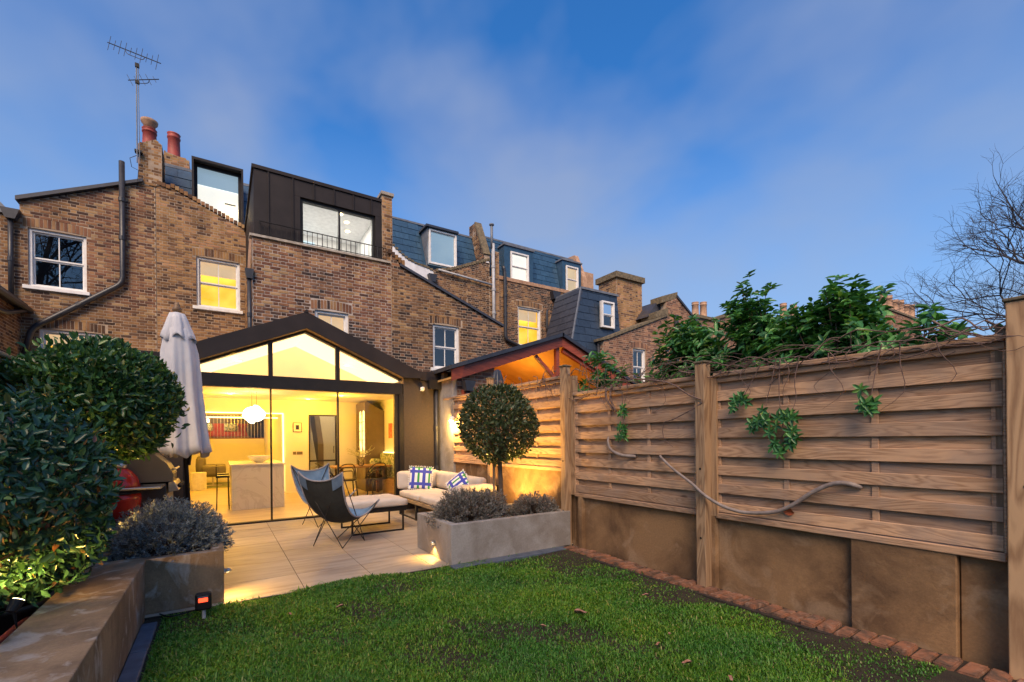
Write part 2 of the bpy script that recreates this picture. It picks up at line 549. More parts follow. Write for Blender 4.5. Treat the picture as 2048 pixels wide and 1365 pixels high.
def leaf_mat(name, stops, rough=0.4, trans=0.25, tcol=(0.2, 0.35, 0.05)):
    m, t, b = newmat(name)
    b.inputs['Roughness'].default_value = rough
    g = N(t, 'ShaderNodeNewGeometry')
    c = ramp(t, stops, g.outputs['Random Per Island']).outputs[0]
    t.links.new(c, b.inputs['Base Color'])
    tl = N(t, 'ShaderNodeBsdfTranslucent')
    t.links.new(mixc(t, 1.0, c, (1.3, 1.15, 0.5), 'MULTIPLY'), tl.inputs[0])
    mx = N(t, 'ShaderNodeMixShader')
    mx.inputs[0].default_value = trans
    out = t.nodes['Material Output']
    t.links.new(b.outputs[0], mx.inputs[1])
    t.links.new(tl.outputs[0], mx.inputs[2])
    t.links.new(mx.outputs[0], out.inputs[0])
    return m
M['bay'] = leaf_mat('bay_leaf', [(0, (0.022, 0.060, 0.020)), (0.5, (0.042, 0.120, 0.040)), (0.82, (0.075, 0.185, 0.055)), (0.95, (0.16, 0.27, 0.06)), (1, (0.20, 0.16, 0.06))], 0.28)
M['bay_ball'] = leaf_mat('clipped_bay_leaf', [(0, (0.03, 0.045, 0.018)), (0.5, (0.05, 0.08, 0.03)), (0.85, (0.075, 0.11, 0.045)), (1, (0.12, 0.15, 0.06))], 0.38)
M['laurel'] = leaf_mat('dark_shrub_leaf', [(0, (0.014, 0.045, 0.028)), (0.5, (0.028, 0.090, 0.055)), (0.88, (0.055, 0.150, 0.080)), (0.95, (0.12, 0.20, 0.07)), (1, (0.15, 0.06, 0.04))], 0.26)
M['choisya'] = leaf_mat('choisya_leaf', [(0, (0.030, 0.11, 0.032)), (0.5, (0.060, 0.21, 0.055)), (0.88, (0.10, 0.30, 0.075)), (1, (0.22, 0.40, 0.08))], 0.32)
M['lav'] = leaf_mat('lavender_leaf', [(0, (0.09, 0.115, 0.135)), (0.5, (0.19, 0.23, 0.26)), (0.9, (0.30, 0.35, 0.38)), (1, (0.34, 0.34, 0.24))], 0.7, 0.15)
M['lav_dry'] = leaf_mat('dry_lavender_leaf', [(0, (0.10, 0.09, 0.08)), (0.5, (0.19, 0.18, 0.16)), (0.9, (0.28, 0.28, 0.26)), (1, (0.34, 0.20, 0.17))], 0.8, 0.15)
M['bark'] = mat('bark', (0.16, 0.11, 0.075), (0.07, 0.048, 0.035), 0.9, scale=14, bmp=0.6, sc3=(1, 1, 0.25))
M['vine'] = mat('vine_bark', (0.20, 0.13, 0.105), (0.10, 0.06, 0.05), 0.85, scale=25, bmp=0.4)
M['vine_grey'] = mat('smooth_vine', (0.30, 0.25, 0.225), (0.20, 0.155, 0.135), 0.7, scale=18, bmp=0.3)
M['twig'] = mat('twig', (0.045, 0.045, 0.055), (0.03, 0.03, 0.04), 0.9, scale=10)
# ================================================================== masonry, slates, windows
def plane_fn(kind, c):
    if kind == 'Y-': return lambda a, z, d: (a, c - d, z)
    if kind == 'Y+': return lambda a, z, d: (a, c + d, z)
    if kind == 'X-': return lambda a, z, d: (c - d, a, z)
    return lambda a, z, d: (c + d, a, z)
def spans(poly, z):
    xs = []
    n = len(poly)
    for i in range(n):
        (x0, z0), (x1, z1) = poly[i], poly[(i + 1) % n]
        if (z0 <= z) != (z1 <= z):
            xs.append(x0 + (z - z0) / (z1 - z0) * (x1 - x0))
    xs.sort()
    return list(zip(xs[0::2], xs[1::2]))
def cut(iv, a, b):
    out = []
    for (p, q) in iv:
        if b <= p or a >= q: out.append((p, q)); continue
        if a > p: out.append((p, a))
        if b < q: out.append((b, q))
    return out
BRICK_ME = {}
def brick_mesh(kind, mt, L):
    key = (kind, mt, L)
    if key not in BRICK_ME:
        f = plane_fn(kind, 0)
        h = 0.0300
        vs = [f(a, z, d) for d in (-0.012, 0.0) for (a, z) in ((-L / 2, -h), (L / 2, -h), (L / 2, h), (-L / 2, h))]
        i = 0.004
        vs += [f(a, z, 0.004) for (a, z) in ((-L / 2 + i, -h + i), (L / 2 - i, -h + i), (L / 2 - i, h - i), (-L / 2 + i, h - i))]
        mb = MB().add(vs, [(8, 9, 10, 11), (4, 5, 9, 8), (5, 6, 10, 9), (6, 7, 11, 10), (7, 4, 8, 11), (0, 1, 5, 4), (1, 2, 6, 5), (2, 3, 7, 6), (3, 0, 4, 7)])
        me = mb.mesh('brick')
        me.materials.append(M[mt])
        BRICK_ME[key] = me
    return BRICK_ME[key]
def brick_wall(house, kind, c, poly, holes=(), mt='brick_a', mortar='mortar', n_single=0, best=None, depth=0.28, arches=True, name='wall'):
    """wall body with openings, brick faces laid in Flemish bond; the best placed bricks are single objects"""
    f = plane_fn(kind, c)
    # body: outline with openings, plus returns
    bm = bmesh.new()
    loops = [list(poly)] + [[(a0, z0), (a1, z0), (a1, z1), (a0, z1)] for (a0, a1, z0, z1) in holes]
    edges = []
    for lp in loops:
        vs = [bm.verts.new(f(a, z, -0.003)) for a, z in lp]
        for i in range(len(vs)):
            edges.append(bm.edges.new((vs[i], vs[(i + 1) % len(vs)])))
    bmesh.ops.triangle_fill(bm, use_beauty=True, use_dissolve=False, edges=edges)
    for lp in loops:
        n = len(lp)
        for i in range(n):
            (a0, z0), (a1, z1) = lp[i], lp[(i + 1) % n]
            q = [bm.verts.new(f(*p)) for p in ((a0, z0, -0.003), (a1, z1, -0.003), (a1, z1, -depth), (a0, z0, -depth))]
            bm.faces.new(q)
    bmesh.ops.remove_doubles(bm, verts=bm.verts, dist=1e-5)
    bmesh.ops.recalc_face_normals(bm, faces=bm.faces)
    me = bpy.data.meshes.new(name)
    bm.to_mesh(me)
    bm.free()
    wall = obj(name, me, M[mortar], house)
    zmin = min(p[1] for p in poly)
    zmax = max(p[1] for p in poly)
    course = 0.075
    arch = [(a0 - 0.09, a1 + 0.09, z1 - 0.01, z1 + 0.24) for (a0, a1, z0, z1) in holes] if arches else []
    items = []
    row = 0
    z = zmin
    while z + 0.05 < zmax:
        zc = z + 0.0375
        iv = spans(poly, min(zc, zmax - 1e-4))
        for (a0, a1, z0, z1) in holes:
            if z0 - 0.03 < zc < z1 + 0.0: iv = cut(iv, a0, a1)
        for (a0, a1, z0, z1) in arch:
            if z0 < zc < z1: iv = cut(iv, a0, a1)
        for (p, q) in iv:
            # bond phase is tied to the wall, not the span
            step = 0.3375
            k = math.floor((p - (0 if row % 2 else 0.16875)) / step) - 1
            x = (0 if row % 2 else 0.16875) + k * step
            while x < q:
                for (b0, L) in ((x, 0.215), (x + 0.225, 0.1025)):
                    s0, s1 = max(b0, p + 0.004), min(b0 + L, q - 0.004)
                    if s1 - s0 > 0.03:
                        items.append((s0, s1, zc, abs((s1 - s0) - 0.215) < 1e-6))
                x += step
        z += course
        row += 1
    single = set()
    if n_single:
        cand = [i for i, t in enumerate(items) if t[3] and (best is None or best(t[0], t[2]))]
        cand.sort(key=lambda i: sum(q * q for q in f(items[i][0], items[i][2] - 1.4, 0)))
        single = set(cand[:n_single])
    mb = MB()
    me1 = brick_mesh(kind, mt, 0.215)
    for i, (s0, s1, zc, full) in enumerate(items):
        j = rnd.uniform(-0.002, 0.003)
        if i in single:
            place('brick', me1, wall, f((s0 + s1) / 2, zc, j))
        else:
            add_brick(mb, f, s0 + .002, s1 - .002, zc - 0.0300 + rnd.uniform(-.0018, .0018), zc + 0.0300 + rnd.uniform(-.0018, .0018), j)
    for (a0, a1, z0, z1) in arch:                          # flat gauged arches of bricks on end
        x = a0
        while x + 0.06 < a1:
            t = ((x + 0.035) - (a0 + a1) / 2) / (a1 - a0) * 2
            rise = 0.05 * (1 - t * t)
            add_brick(mb, f, x + 0.004, x + 0.064, z0 + rise + 0.012, z1 - 0.03 + rise, rnd.uniform(0.001, 0.005))
            x += 0.074
    if mb.v:
        o = mb.build('brickwork', M[mt], wall)
        tag(o, kind='stuff')
    return wall
def add_brick(mb, f, s0, s1, z0, z1, d):
    vs = [f(a, zz, dd) for dd in (-0.010, d) for (a, zz) in ((s0, z0), (s1, z0), (s1, z1), (s0, z1))]
    mb.add(vs, [(4, 5, 6, 7), (0, 1, 5, 4), (1, 2, 6, 5), (2, 3, 7, 6), (3, 0, 4, 7)])
SL = {}
def slate_mesh(w_, h_, mt):
    key = (round(w_, 2), round(h_, 2), mt)
    if key not in SL:
        w2 = key[0] - 0.006
        h2 = key[1] * 1.06
        t = 0.016
        # thick lower edge, top tucked under the course above
        mb = MB().add([(0.003, 0, 0), (w2, 0, 0), (w2, h2, -0.012), (0.003, h2, -0.012), (0.003, 0, t), (w2, 0, t), (w2, h2, 0.001), (0.003, h2, 0.001)],
                      [(0, 3, 2, 1), (4, 5, 6, 7), (0, 1, 5, 4), (1, 2, 6, 5), (2, 3, 7, 6), (3, 0, 4, 7)])
        me = mb.mesh('slate')
        me.materials.append(M[mt])
        SL[key] = me
    return SL[key]
def slate_slope(parent, origin, udir, vdir, poly, sw=0.6, sh=0.3, mt='slate', holes=(), name='roof_slope'):
    """poly in (u, v) metres on the slope; every slate an object"""
    u = Vector(udir).normalized()
    v = Vector(vdir).normalized()
    n = u.cross(v).normalized()
    o0 = Vector(origin)
    P = lambda a, b, d=0: tuple(o0 + u * a + v * b + n * d)
    k = len(poly)
    vs = [P(a, b, -0.02) for a, b in poly] + [P(a, b, -0.10) for a, b in poly]
    fs = [tuple(range(k)), tuple(reversed(range(k, 2 * k)))] + [(i, i + k, (i + 1) % k + k, (i + 1) % k) for i in range(k)]
    back = MB().add(vs, fs).build(name, M[mt], parent)
    vmax = max(p[1] for p in poly)
    b = min(p[1] for p in poly)
    row = 0
    rot = Matrix((u, v, n)).transposed().to_4x4()
    while b < vmax - 0.06:
        h_ = min(sh, vmax - b)
        iv = spans(poly, b + h_ * 0.5)
        for (h0, h1, g0, g1) in holes:
            if g0 < b + h_ * 0.5 < g1: iv = cut(iv, h0, h1)
        for (p, q) in iv:
            x = math.floor((p - (row % 2) * sw / 2) / sw) * sw + (row % 2) * sw / 2
            while x < q:
                s0, s1 = max(x, p), min(x + sw, q)
                if s1 - s0 > 0.05:
                    place('slate', slate_mesh(s1 - s0, h_, mt), back, None, mat4=Matrix.Translation(P(s0, b, rnd.uniform(0, 0.002))) @ rot)
                x += sw
        b += sh
        row += 1
    return back
def sash_window(house, kind, c, a0, a1, z0, z1, look='lit', bars=1, inset=0.10, sill=True, sash=True, room=None, label=None, glass=None, rd=0.45):
    """white sash window in an opening: box frame, two sashes with glazing bars, panes, sill and what is seen behind"""
    f = plane_fn(kind, c)
    def bx(mb, x0, x1, y0, y1, d0, d1):
        p = [f(x0, y0, d0), f(x1, y1, d1)]
        lo = [min(p[0][i], p[1][i]) for i in range(3)]
        hi = [max(p[0][i], p[1][i]) for i in range(3)]
        mb.box(lo[0], hi[0], lo[1], hi[1], lo[2], hi[2])
    fw = 0.065
    mb = MB()
    bx(mb, a0, a0 + fw, z0, z1, -inset - 0.1, -inset + 0.05)
    bx(mb, a1 - fw, a1, z0, z1, -inset - 0.1, -inset + 0.05)
    bx(mb, a0 + fw, a1 - fw, z1 - fw, z1, -inset - 0.1, -inset + 0.05)
    bx(mb, a0 + fw, a1 - fw, z0, z0 + fw * 0.9, -inset - 0.1, -inset + 0.05)
    win = bev(mb.build('window', M['white'], house), 0.006, 1)
    if label: win['label'] = label
    b0, b1 = a0 + fw, a1 - fw
    zm = (z0 + z1) / 2 if sash else None
    rows = [(z0 + fw * 0.9, zm, -inset - 0.03), (zm, z1 - fw, -inset + 0.0)] if sash else [(z0 + fw * 0.9, z1 - fw, -inset)]
    for (y0, y1, d) in rows:
        s = MB()
        sw = 0.035
        bx(s, b0 + .001, b0 + sw, y0, y1, d - 0.035, d)
        bx(s, b1 - sw, b1 - .001, y0, y1, d - 0.035, d)
        bx(s, b0 + sw, b1 - sw, y0, y0 + sw, d - 0.035, d - .001)
        bx(s, b0 + sw, b1 - sw, y1 - sw, y1, d - 0.035, d - .001)
        s.build('sash', M['white'], win)
        n = bars + 1
        wdt = (b1 - b0 - 2 * sw) / n
        for i in range(n):
            x0 = b0 + sw + i * wdt
            x1 = x0 + wdt
            g = MB()
            g.add([f(x0, y0 + sw, d - 0.02), f(x1, y0 + sw, d - 0.02), f(x1, y1 - sw, d - 0.02), f(x0, y1 - sw, d - 0.02)], [(0, 1, 2, 3)])
            g.build('pane', M[glass or ('glass' if look != 'dark' else 'glass_dark')], win)
            if i:
                s = MB()
                bx(s, x0 - 0.011, x0 + 0.011, y0 + sw, y1 - sw, d - 0.03, d - 0.004)
                s.build('glazing_bar', M['white'], win)
    if sill:
        s = MB()
        bx(s, a0 - 0.09, a1 + 0.07, z0 - 0.085, z0 + 0.005, -inset - 0.05, 0.07)
        bev(s.build('sill', M['white'], win), 0.008, 1)
    # panel behind the window: dark room back, or emissive panel imitating a lit room
    r = MB()
    bx(r, a0 - (0.5 if rd > .3 else .0), a1 + (0.5 if rd > .3 else .0), z0 - (0.3 if rd > .3 else .0), z1 + (0.3 if rd > .3 else .0), -inset - rd - 0.02, -inset - rd)
    r.build('window_glow' if look != 'dark' else 'room_back', M[room or {'lit': 'lit_yellow', 'white': 'lit_white', 'pale': 'lit_pale', 'cool': 'lit_cool', 'dark': 'room_dark'}[look]], win)
    if look == 'lit' and sash:
        r = MB()
        bx(r, a0 + 0.05, a1 - 0.05, z1 - (z1 - z0) * 0.30, z1 - 0.03, -inset - 0.20, -inset - 0.18)
        r.build('roller_blind', M['lit_pale'], win)
    return win
def pipe(house, pts, r=0.05, name='downpipe', mt='pipe', collars=True):
    mb = MB().tube(pts, r, 10)
    o = mb.build(name, M[mt], house, True)
    if collars:
        for i in range(len(pts) - 1):
            a, b = Vector(pts[i]), Vector(pts[i + 1])
            L = (b - a).length
            if L > 1.2:
                for k in range(1, int(L / 1.1) + 1):
                    t = k / (int(L / 1.1) + 1)
                    p = a.lerp(b, t)
                    d = (b - a).normalized() * 0.05
                    MB().tube([p - d, p + d], r * 1.25, 10).build('pipe_collar', M[mt], o)
    return o
def bend(pts, r=0.12, n=4):
    """round the corners of a polyline"""
    pts = [Vector(p) for p in pts]
    out = [pts[0]]
    for i in range(1, len(pts) - 1):
        a, b, c = pts[i - 1], pts[i], pts[i + 1]
        d0 = (a - b).normalized() * min(r, (a - b).length * .45)
        d1 = (c - b).normalized() * min(r, (c - b).length * .45)
        for k in range(n + 1):
            t = k / n
            out.append((b + d0).lerp(b, t).lerp(b.lerp(b + d1, t), t))
    out.append(pts[-1])
    return out
def chimney_pot(parent, c, h, r, mt, cowl=None):
    prof = [(r * 1.08, 0), (r * 1.08, 0.06), (r * 0.98, 0.08), (r * 0.90, h * 0.80), (r * 1.0, h * 0.82), (r * 1.02, h * 0.87), (r * 0.9, h * 0.89), (r * 0.95, h * 0.97), (r * 1.03, h), (r * 0.8, h), (r * 0.78, h - 0.1)]
    p = MB().lathe(prof, c, 18).build('chimney_pot', M[mt], parent, True)
    return p

# ================================================================== the houses of the terrace
YB, YC = 15.8, 11.9
# ---------------- neighbour on the left
HA = empty('terraced_house', 'brown brick house at the left edge with white sash window and diagonal black drainpipe', 'house', (-3.0, YB, 0), 'terraced houses')
brick_wall(HA, 'Y-', YB, [(-5.6, 3.0), (-1.44, 3.0), (-1.44, 8.56), (-4.07, 7.30), (-4.07, 6.95), (-5.6, 6.95)],
           [(-3.93, -2.86, 5.28, 6.72), (-3.75, -2.55, 3.05, 4.25)], 'brick_a', 'mortar', 300, lambda a, z: a > -4.3 and z > 4.4)
sash_window(HA, 'Y-', YB, -3.93, -2.86, 5.28, 6.72, 'dark', 1)
sash_window(HA, 'Y-', YB, -3.75, -2.55, 3.05, 4.25, 'lit', 1, sill=False)
# roof edge, gutter and hopper, small flat roof at far left
MB().prism([(-4.12, 7.30), (-1.70, 8.46), (-1.70, 8.54), (-4.12, 7.40)], 'Y', YB - 0.10, YB + 3.2).build('roof_edge', M['slate_dark'], HA)
MB().prism([(-5.6, 6.95), (-4.15, 6.95), (-4.30, 7.10), (-4.48, 7.32), (-5.6, 7.60)], 'Y', YB - 0.06, YB + 2.5).build('lead_flashing', M['lead'], HA)
MB().prism([(-4.27, 6.80), (-4.10, 6.80), (-4.02, 7.04), (-4.36, 7.04)], 'Y', YB - 0.20, YB - 0.02).build('rain_hopper', M['pipe'], HA)
pipe(HA, [(-4.20, YB - 0.09, 6.85), (-4.20, YB - 0.09, 4.85)], 0.05)
pipe(HA, bend([(-2.13, YB - 0.10, 8.85), (-2.13, YB - 0.10, 5.62), (-3.86, YB - 0.10, 4.22), (-4.0, YB - 0.12, 3.4)], 0.18), 0.065, 'soil_pipe')
# its low back addition: side wall facing the garden, eaves gutter
brick_wall(HA, 'X+', -4.06, [(11.5, 2.6), (YB - 0.02, 2.6), (YB - 0.02, 4.62), (11.5, 4.62)], (), 'brick_a', name='side_wall')
MB().prism([(-4.9, 4.62), (-3.97, 4.62), (-3.93, 4.72), (-3.93, 4.80), (-4.9, 5.15)], 'Y', 11.4, YB - 0.03).build('eaves', M['slate_dark'], HA)
pipe(HA, [(-3.90, 11.4, 4.62), (-3.90, YB - 0.06, 4.66)], 0.075, 'gutter', collars=False)
pipe(HA, bend([(-3.92, YB - 0.35, 4.58), (-3.98, YB - 1.3, 4.30), (-4.0, 11.6, 4.15)], 0.2), 0.05)

# ---------------- the main house
HB = empty('terraced_house', 'brick house above the lit glass extension with black zinc roof dormer and balcony rail', 'house', (1.2, YB, 0), 'terraced houses')
brick_wall(HB, 'Y-', YB + 0.004, [(-1.43, 3.0), (0.75, 3.0), (0.75, 7.72), (-1.10, 8.50), (-1.43, 8.56)], [(-0.53, 0.54, 5.28, 6.72)], 'brick_b', 'mortar', 150, lambda a, z: z > 4.2)
sash_window(HB, 'Y-', YB + 0.004, -0.53, 0.54, 5.28, 6.72, 'lit', 1, label='lamplit yellow sash window with roller blind')
sl_ = MB()
for i in range(22):                                     # brick-on-edge top of the sloping parapet
    a = -1.40 + i * 0.1
    zt = 8.56 - max(0, (a + 1.10)) * 0.4216 - (0.0 if a > -1.1 else (a + 1.43) * 0.18)
    sl_.box(a, a + 0.09, YB - 0.03, YB + 0.22, zt - 0.06, zt + 0.045 + rnd.uniform(-.008, .008))
tag(sl_.build('parapet_bricks', M['brick_b'], HB), kind='stuff')
# mansard behind, slated
roofB = slate_slope(HB, (-1.31, YB + 0.35, 7.3), (1, 0, 0), (0, 0.36, 1), [(0, 0), (2.25, 0), (2.25, 2.50), (0, 2.50)], 0.62, 0.31, holes=((0.68, 1.98, 0.2, 2.5),))
MB().box(-1.33, 0.97, YB + 1.19, YB + 1.5, 9.66, 9.74).build('ridge_capping', M['lead'], roofB)
# projecting box window
bw = MB()
x0, x1, yb, yf = -0.62, 0.66, YB + 1.0, YB + 0.12
for (a, b, c_, d) in ((x0, x0 + 0.05, 7.6, 9.62), (x1 - 0.05, x1, 7.6, 9.62), (x0 + .05, x1 - .05, 9.55, 9.62), (x0 + .05, x1 - .05, 7.6, 7.66)):
    bw.box(a, b, yf, yb, c_, d)
box_w = bw.build('box_window', M['zinc'], HB)
MB().add([(x0 + 0.05, yf + 0.22, 7.66), (x1 - 0.05, yf + 0.22, 7.66), (x1 - 0.05, yf + 0.22, 9.55), (x0 + 0.05, yf + 0.22, 9.55)], [(0, 1, 2, 3)]).build('pane', M['glass'], box_w)
bf = MB()
for (a, b, c_, d) in ((x0 + .051, x0 + 0.13, 7.66, 9.549), (x1 - 0.13, x1 - .051, 7.66, 9.549), (x0 + .13, x1 - .13, 9.46, 9.549), (x0 + .13, x1 - .13, 7.66, 7.74)):
    bf.box(a, b, yf + 0.20, yf + 0.26, c_, d)
bf.build('window_frame', M['zinc'], box_w)
MB().box(x0 + 0.05, x1 - 0.05, yf + .36, yf + .38, 7.66, 9.55).build('room_back', M['lit_white'], box_w)
MB().box(x0 + 0.055, x1 - 0.055, yf + 0.335, yf + 0.345, 9.0, 9.53).build('blind', M['lit_cool'], box_w)
for dx in (0.0, 0.2):
    MB().lathe([(0.01, 0), (0.075, 0.05), (0.09, 0.1), (0.07, 0.16), (0.01, 0.2)], (0.22 + dx, yf + 0.29, 8.32), 12).build('globe_lamp', M['bulb'], box_w, True)
MB().box(0.18, 0.46, yf + 0.28, yf + 0.30, 8.56, 8.6).build('lamp_bar', M['lead'], box_w)
# chimney stack on the party wall
brick_wall(HB, 'Y-', YB - 0.02, [(-1.80, 8.35), (-1.29, 8.50), (-1.29, 9.62), (-1.42, 9.72), (-1.80, 9.50)], (), 'brick_b', depth=0.75, name='chimney_stack')
cs = brick_wall(HB, 'X+', -1.285, [(YB - 0.02, 8.5), (YB + 0.75, 8.5), (YB + 0.75, 9.6), (YB - 0.02, 9.6)], (), 'brick_b', depth=0.3, name='chimney_stack')
st2 = brick_wall(HB, 'Y-', YB + 1.3, [(-1.35, 8.9), (-0.72, 8.9), (-0.72, 10.05), (-1.35, 10.15)], (), 'brick_b', depth=0.5, name='chimney_stack')
p1 = chimney_pot(cs, (-1.58, YB + 0.28, 9.55), 0.55, 0.17, 'terracotta')
MB().lathe([(0.13, 0), (0.14, 0.14), (0.19, 0.2), (0.2, 0.26), (0.17, 0.28), (0.13, 0.28)], (-1.58, YB + 0.28, 10.08), 18).build('pot_rim', M['buff_clay'], p1, True)
chimney_pot(st2, (-1.12, YB + 1.6, 10.08), 0.80, 0.17, 'terracotta')
# rear outrigger with its flat parapet, and the zinc dormer on it
XL, XP = 0.66, 3.86
brick_wall(HB, 'Y-', YC, [(XL, 2.62), (XP, 2.62), (XP, 6.07), (XL, 6.07)], [(1.97, 2.76, 3.3, 4.60)], 'brick_c', 'mortar_pale', 300, lambda a, z: z > 4.0)
sash_window(HB, 'Y-', YC, 1.97, 2.76, 3.3, 4.60, 'lit', 1)
brick_wall(HB, 'X-', XL, [(YC + .005, 2.82), (YB, 2.82), (YB, 6.0), (YC + .005, 6.0)], (), 'brick_b', name='side_wall')
MB().box(XL - 0.06, XP - 0.02, YC - 0.05, YC + 0.35, 6.075, 6.13).build('parapet_coping', M['stone'], HB)
pipe(HB, [(XL - 0.07, YC - 0.02, 5.1), (XL - 0.07, YC - 0.02, 2.6)], 0.045)
MB().prism([(XL - 0.13, 5.08), (XL - 0.01, 5.08), (XL + 0.02, 5.30), (XL - 0.16, 5.30)], 'Y', YC - 0.10, YC + 0.06).build('rain_hopper', M['pipe'], HB)
MB().beam((XL - 0.04, YC + 0.02, 6.0), (XL - 0.08, YC + 0.02, 5.3), 0.06, 0.05).build('lead_chute', M['buff_clay'], HB)
# dormer: side, roof and upright zinc panels
dz = MB()
yd = YC + 0.10
dz.box(XL + 0.04, 3.70, yd + 0.02, YB + 1.0, 6.12, 7.70)
zd = None
zb = MB()
gx0, gx1, gz0, gz1 = 1.75, 3.42, 6.14, 7.24
for (a, b, c_, d) in ((XL + .04, gx0 - .07, 6.13, 7.70), (gx1 + .07, 3.70, 6.13, 7.70), (gx0 - .07, gx1 + .07, gz1 + .06, 7.70)):
    zb.box(a, b, yd + 0.02, yd + 0.3, c_, d)
zb.box(XL + .04, XL + .34, yd + .3, YB + 1.0, 6.13, 7.70)
zb.box(XL + .34, 3.70, yd + .3, YB + 1.0, 7.45, 7.70)
dormer = zb.build('zinc_dormer', M['zinc'], HB)
MB().box(XL + 0.0, 3.73, yd - 0.03, YB + 1.0, 7.702, 7.78).build('roof_capping', M['zinc'], dormer)
seams = [XL + .04, 1.00, 1.52, 1.99, 2.46, 2.93, 3.38, 3.70]
for i in range(len(seams) - 1):
    a, b = seams[i], seams[i + 1]
    lo = 6.13
    if a >= gx0 - 0.25 and b <= gx1 + 0.3: lo = gz1 + 0.065
    m_ = MB()
    m_.box(a + 0.003, b - 0.003, yd, yd + 0.018, lo if not (a < gx0 and b > gx0 - .07) else lo, 7.69)
    m_.box(b - 0.012, b + 0.012, yd - 0.028, yd + 0.001, lo, 7.69)
    if a < gx0 - .3 and b <= gx0: pass
    m_.build('zinc_panel', M['zinc'], dormer)
MB().box(1.523, gx0 - 0.07, yd - .002, yd + 0.017, 6.13, 7.30).build('zinc_panel', M['zinc'], dormer)
MB().box(gx1 + 0.07, 3.70, yd - .002, yd + 0.017, 6.13, 7.30).build('zinc_panel', M['zinc'], dormer)
# sliding window of the dormer and the bright room behind it
fr = MB()
for (a, b, c_, d) in ((gx0 - .07, gx0, gz0, gz1 + .06), (gx1, gx1 + .07, gz0, gz1 + .06), (gx0, gx1, gz1, gz1 + .06), (gx0, gx1, gz0 - .01, gz0 + .04), (2.57, 2.62, gz0 + .04, gz1)):
    fr.box(a, b, yd + 0.06, yd + 0.16, c_, d)
slw = fr.build('sliding_window', M['black'], dormer)
for (a, b) in ((gx0, 2.57), (2.62, gx1)):
    MB().add([(a, yd + 0.11, gz0 + .04), (b, yd + 0.11, gz0 + .04), (b, yd + 0.11, gz1), (a, yd + 0.11, gz1)], [(0, 1, 2, 3)]).build('pane', M['glass'], dormer)
MB().box(1.4, 3.68, YC + 2.6, YC + 2.65, 6.14, 7.44).build('room_wall', M['white'], dormer)
MB().box(1.35, 1.4, yd + .31, YC + 2.6, 6.14, 7.44).build('room_wall', M['white'], dormer)
MB().box(3.62, 3.68, yd + .31, YC + 2.6, 6.14, 7.44).build('room_wall', M['white'], dormer)
MB().box(1.4, 3.62, yd + .31, YC + 2.6, 7.441, 7.448).build('room_ceiling', M['white'], dormer)
MB().box(1.4, 3.62, yd + .31, YC + 2.6, 6.10, 6.13).build('room_floor', M['white'], dormer)
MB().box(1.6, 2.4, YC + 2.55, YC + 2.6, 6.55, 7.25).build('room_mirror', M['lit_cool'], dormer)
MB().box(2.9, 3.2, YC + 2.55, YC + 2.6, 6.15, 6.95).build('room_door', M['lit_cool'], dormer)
for (a, b) in ((2.75, YC + 0.75), (3.0, YC + 1.15), (3.15, YC + 1.7)):
    MB().lathe([(0.06, 0), (0.06, 0.012)], (a, b, 7.425), 14).build('ceiling_downlight', M['bulb'], dormer)
lamp('downlight_glow', 'AREA', (2.5, YC + 1.3, 7.42), 22, (1.0, 0.94, 0.84), dormer, (1.6, 1.6))
# balcony rail
rl = MB()
ry = YC + 0.0
rl.tube([(0.80, ry, 6.46), (3.74, ry, 6.46)], 0.012, 6)
rl.tube([(0.80, ry, 6.17), (3.74, ry, 6.17)], 0.010, 6)
rail = rl.build('balcony_rail', M['black'], HB)
n = 26
for i in range(n + 1):
    x = 0.80 + 2.94 * i / n
    MB().tube([(x, ry, 6.13), (x, ry, 6.46)], 0.007 if i % 6 else 0.011, 5).build('baluster', M['black'], rail)
MB().tube([(0.80, ry, 6.46), (0.80, yd, 6.50)], 0.010, 6).build('rail_return', M['black'], rail)
# small upstand chimney on the party wall beside the dormer
pw = brick_wall(HB, 'Y-', YC + 0.06, [(3.66, 6.05), (3.93, 6.05), (3.93, 7.90), (3.66, 7.90)], (), 'brick_b', depth=0.9, name='party_pier')
MB().box(3.63, 3.97, YC + 0.02, YC + 1.0, 7.90, 7.98).build('coping', M['stone'], pw)
MB().box(2.62, 2.80, YC + .9, YC + 1.15, 7.78, 7.95).build('roof_vent', M['lead'], HB)

# ---------------- house to the right of it
HC = empty('terraced_house', 'brick house with blue slate mansard, white dormer and white scrolled parapet', 'house', (6.5, YB, 0), 'terraced houses')
brick_wall(HC, 'Y-', YC + 0.003, [(XP + .006, 2.3), (7.26, 2.3), (7.26, 4.86), (4.12, 6.05), (3.95, 6.35), (XP + .006, 6.35)], [(5.04, 5.86, 3.40, 4.64)], 'brick_d', 'mortar', 300, lambda a, z: z > 3.6)
sash_window(HC, 'Y-', YC + 0.003, 5.04, 5.86, 3.40, 4.64, 'dark', 1, room='room_dark')
MB().prism([(4.10, 6.06), (7.34, 4.83), (7.34, 4.90), (4.10, 6.13)], 'Y', YC - 0.06, YB - .02).build('roof_edge', M['slate_dark'], HC)
pc_ = MB()
for i in range(5): pc_.box(3.80 + i * 0.09, 3.88 + i * 0.09, YC - 0.02, YC + .25, 6.35 - i * .065, 6.46 - i * .055)
tag(pc_.build('parapet_bricks', M['brick_b'], HC), kind='stuff')
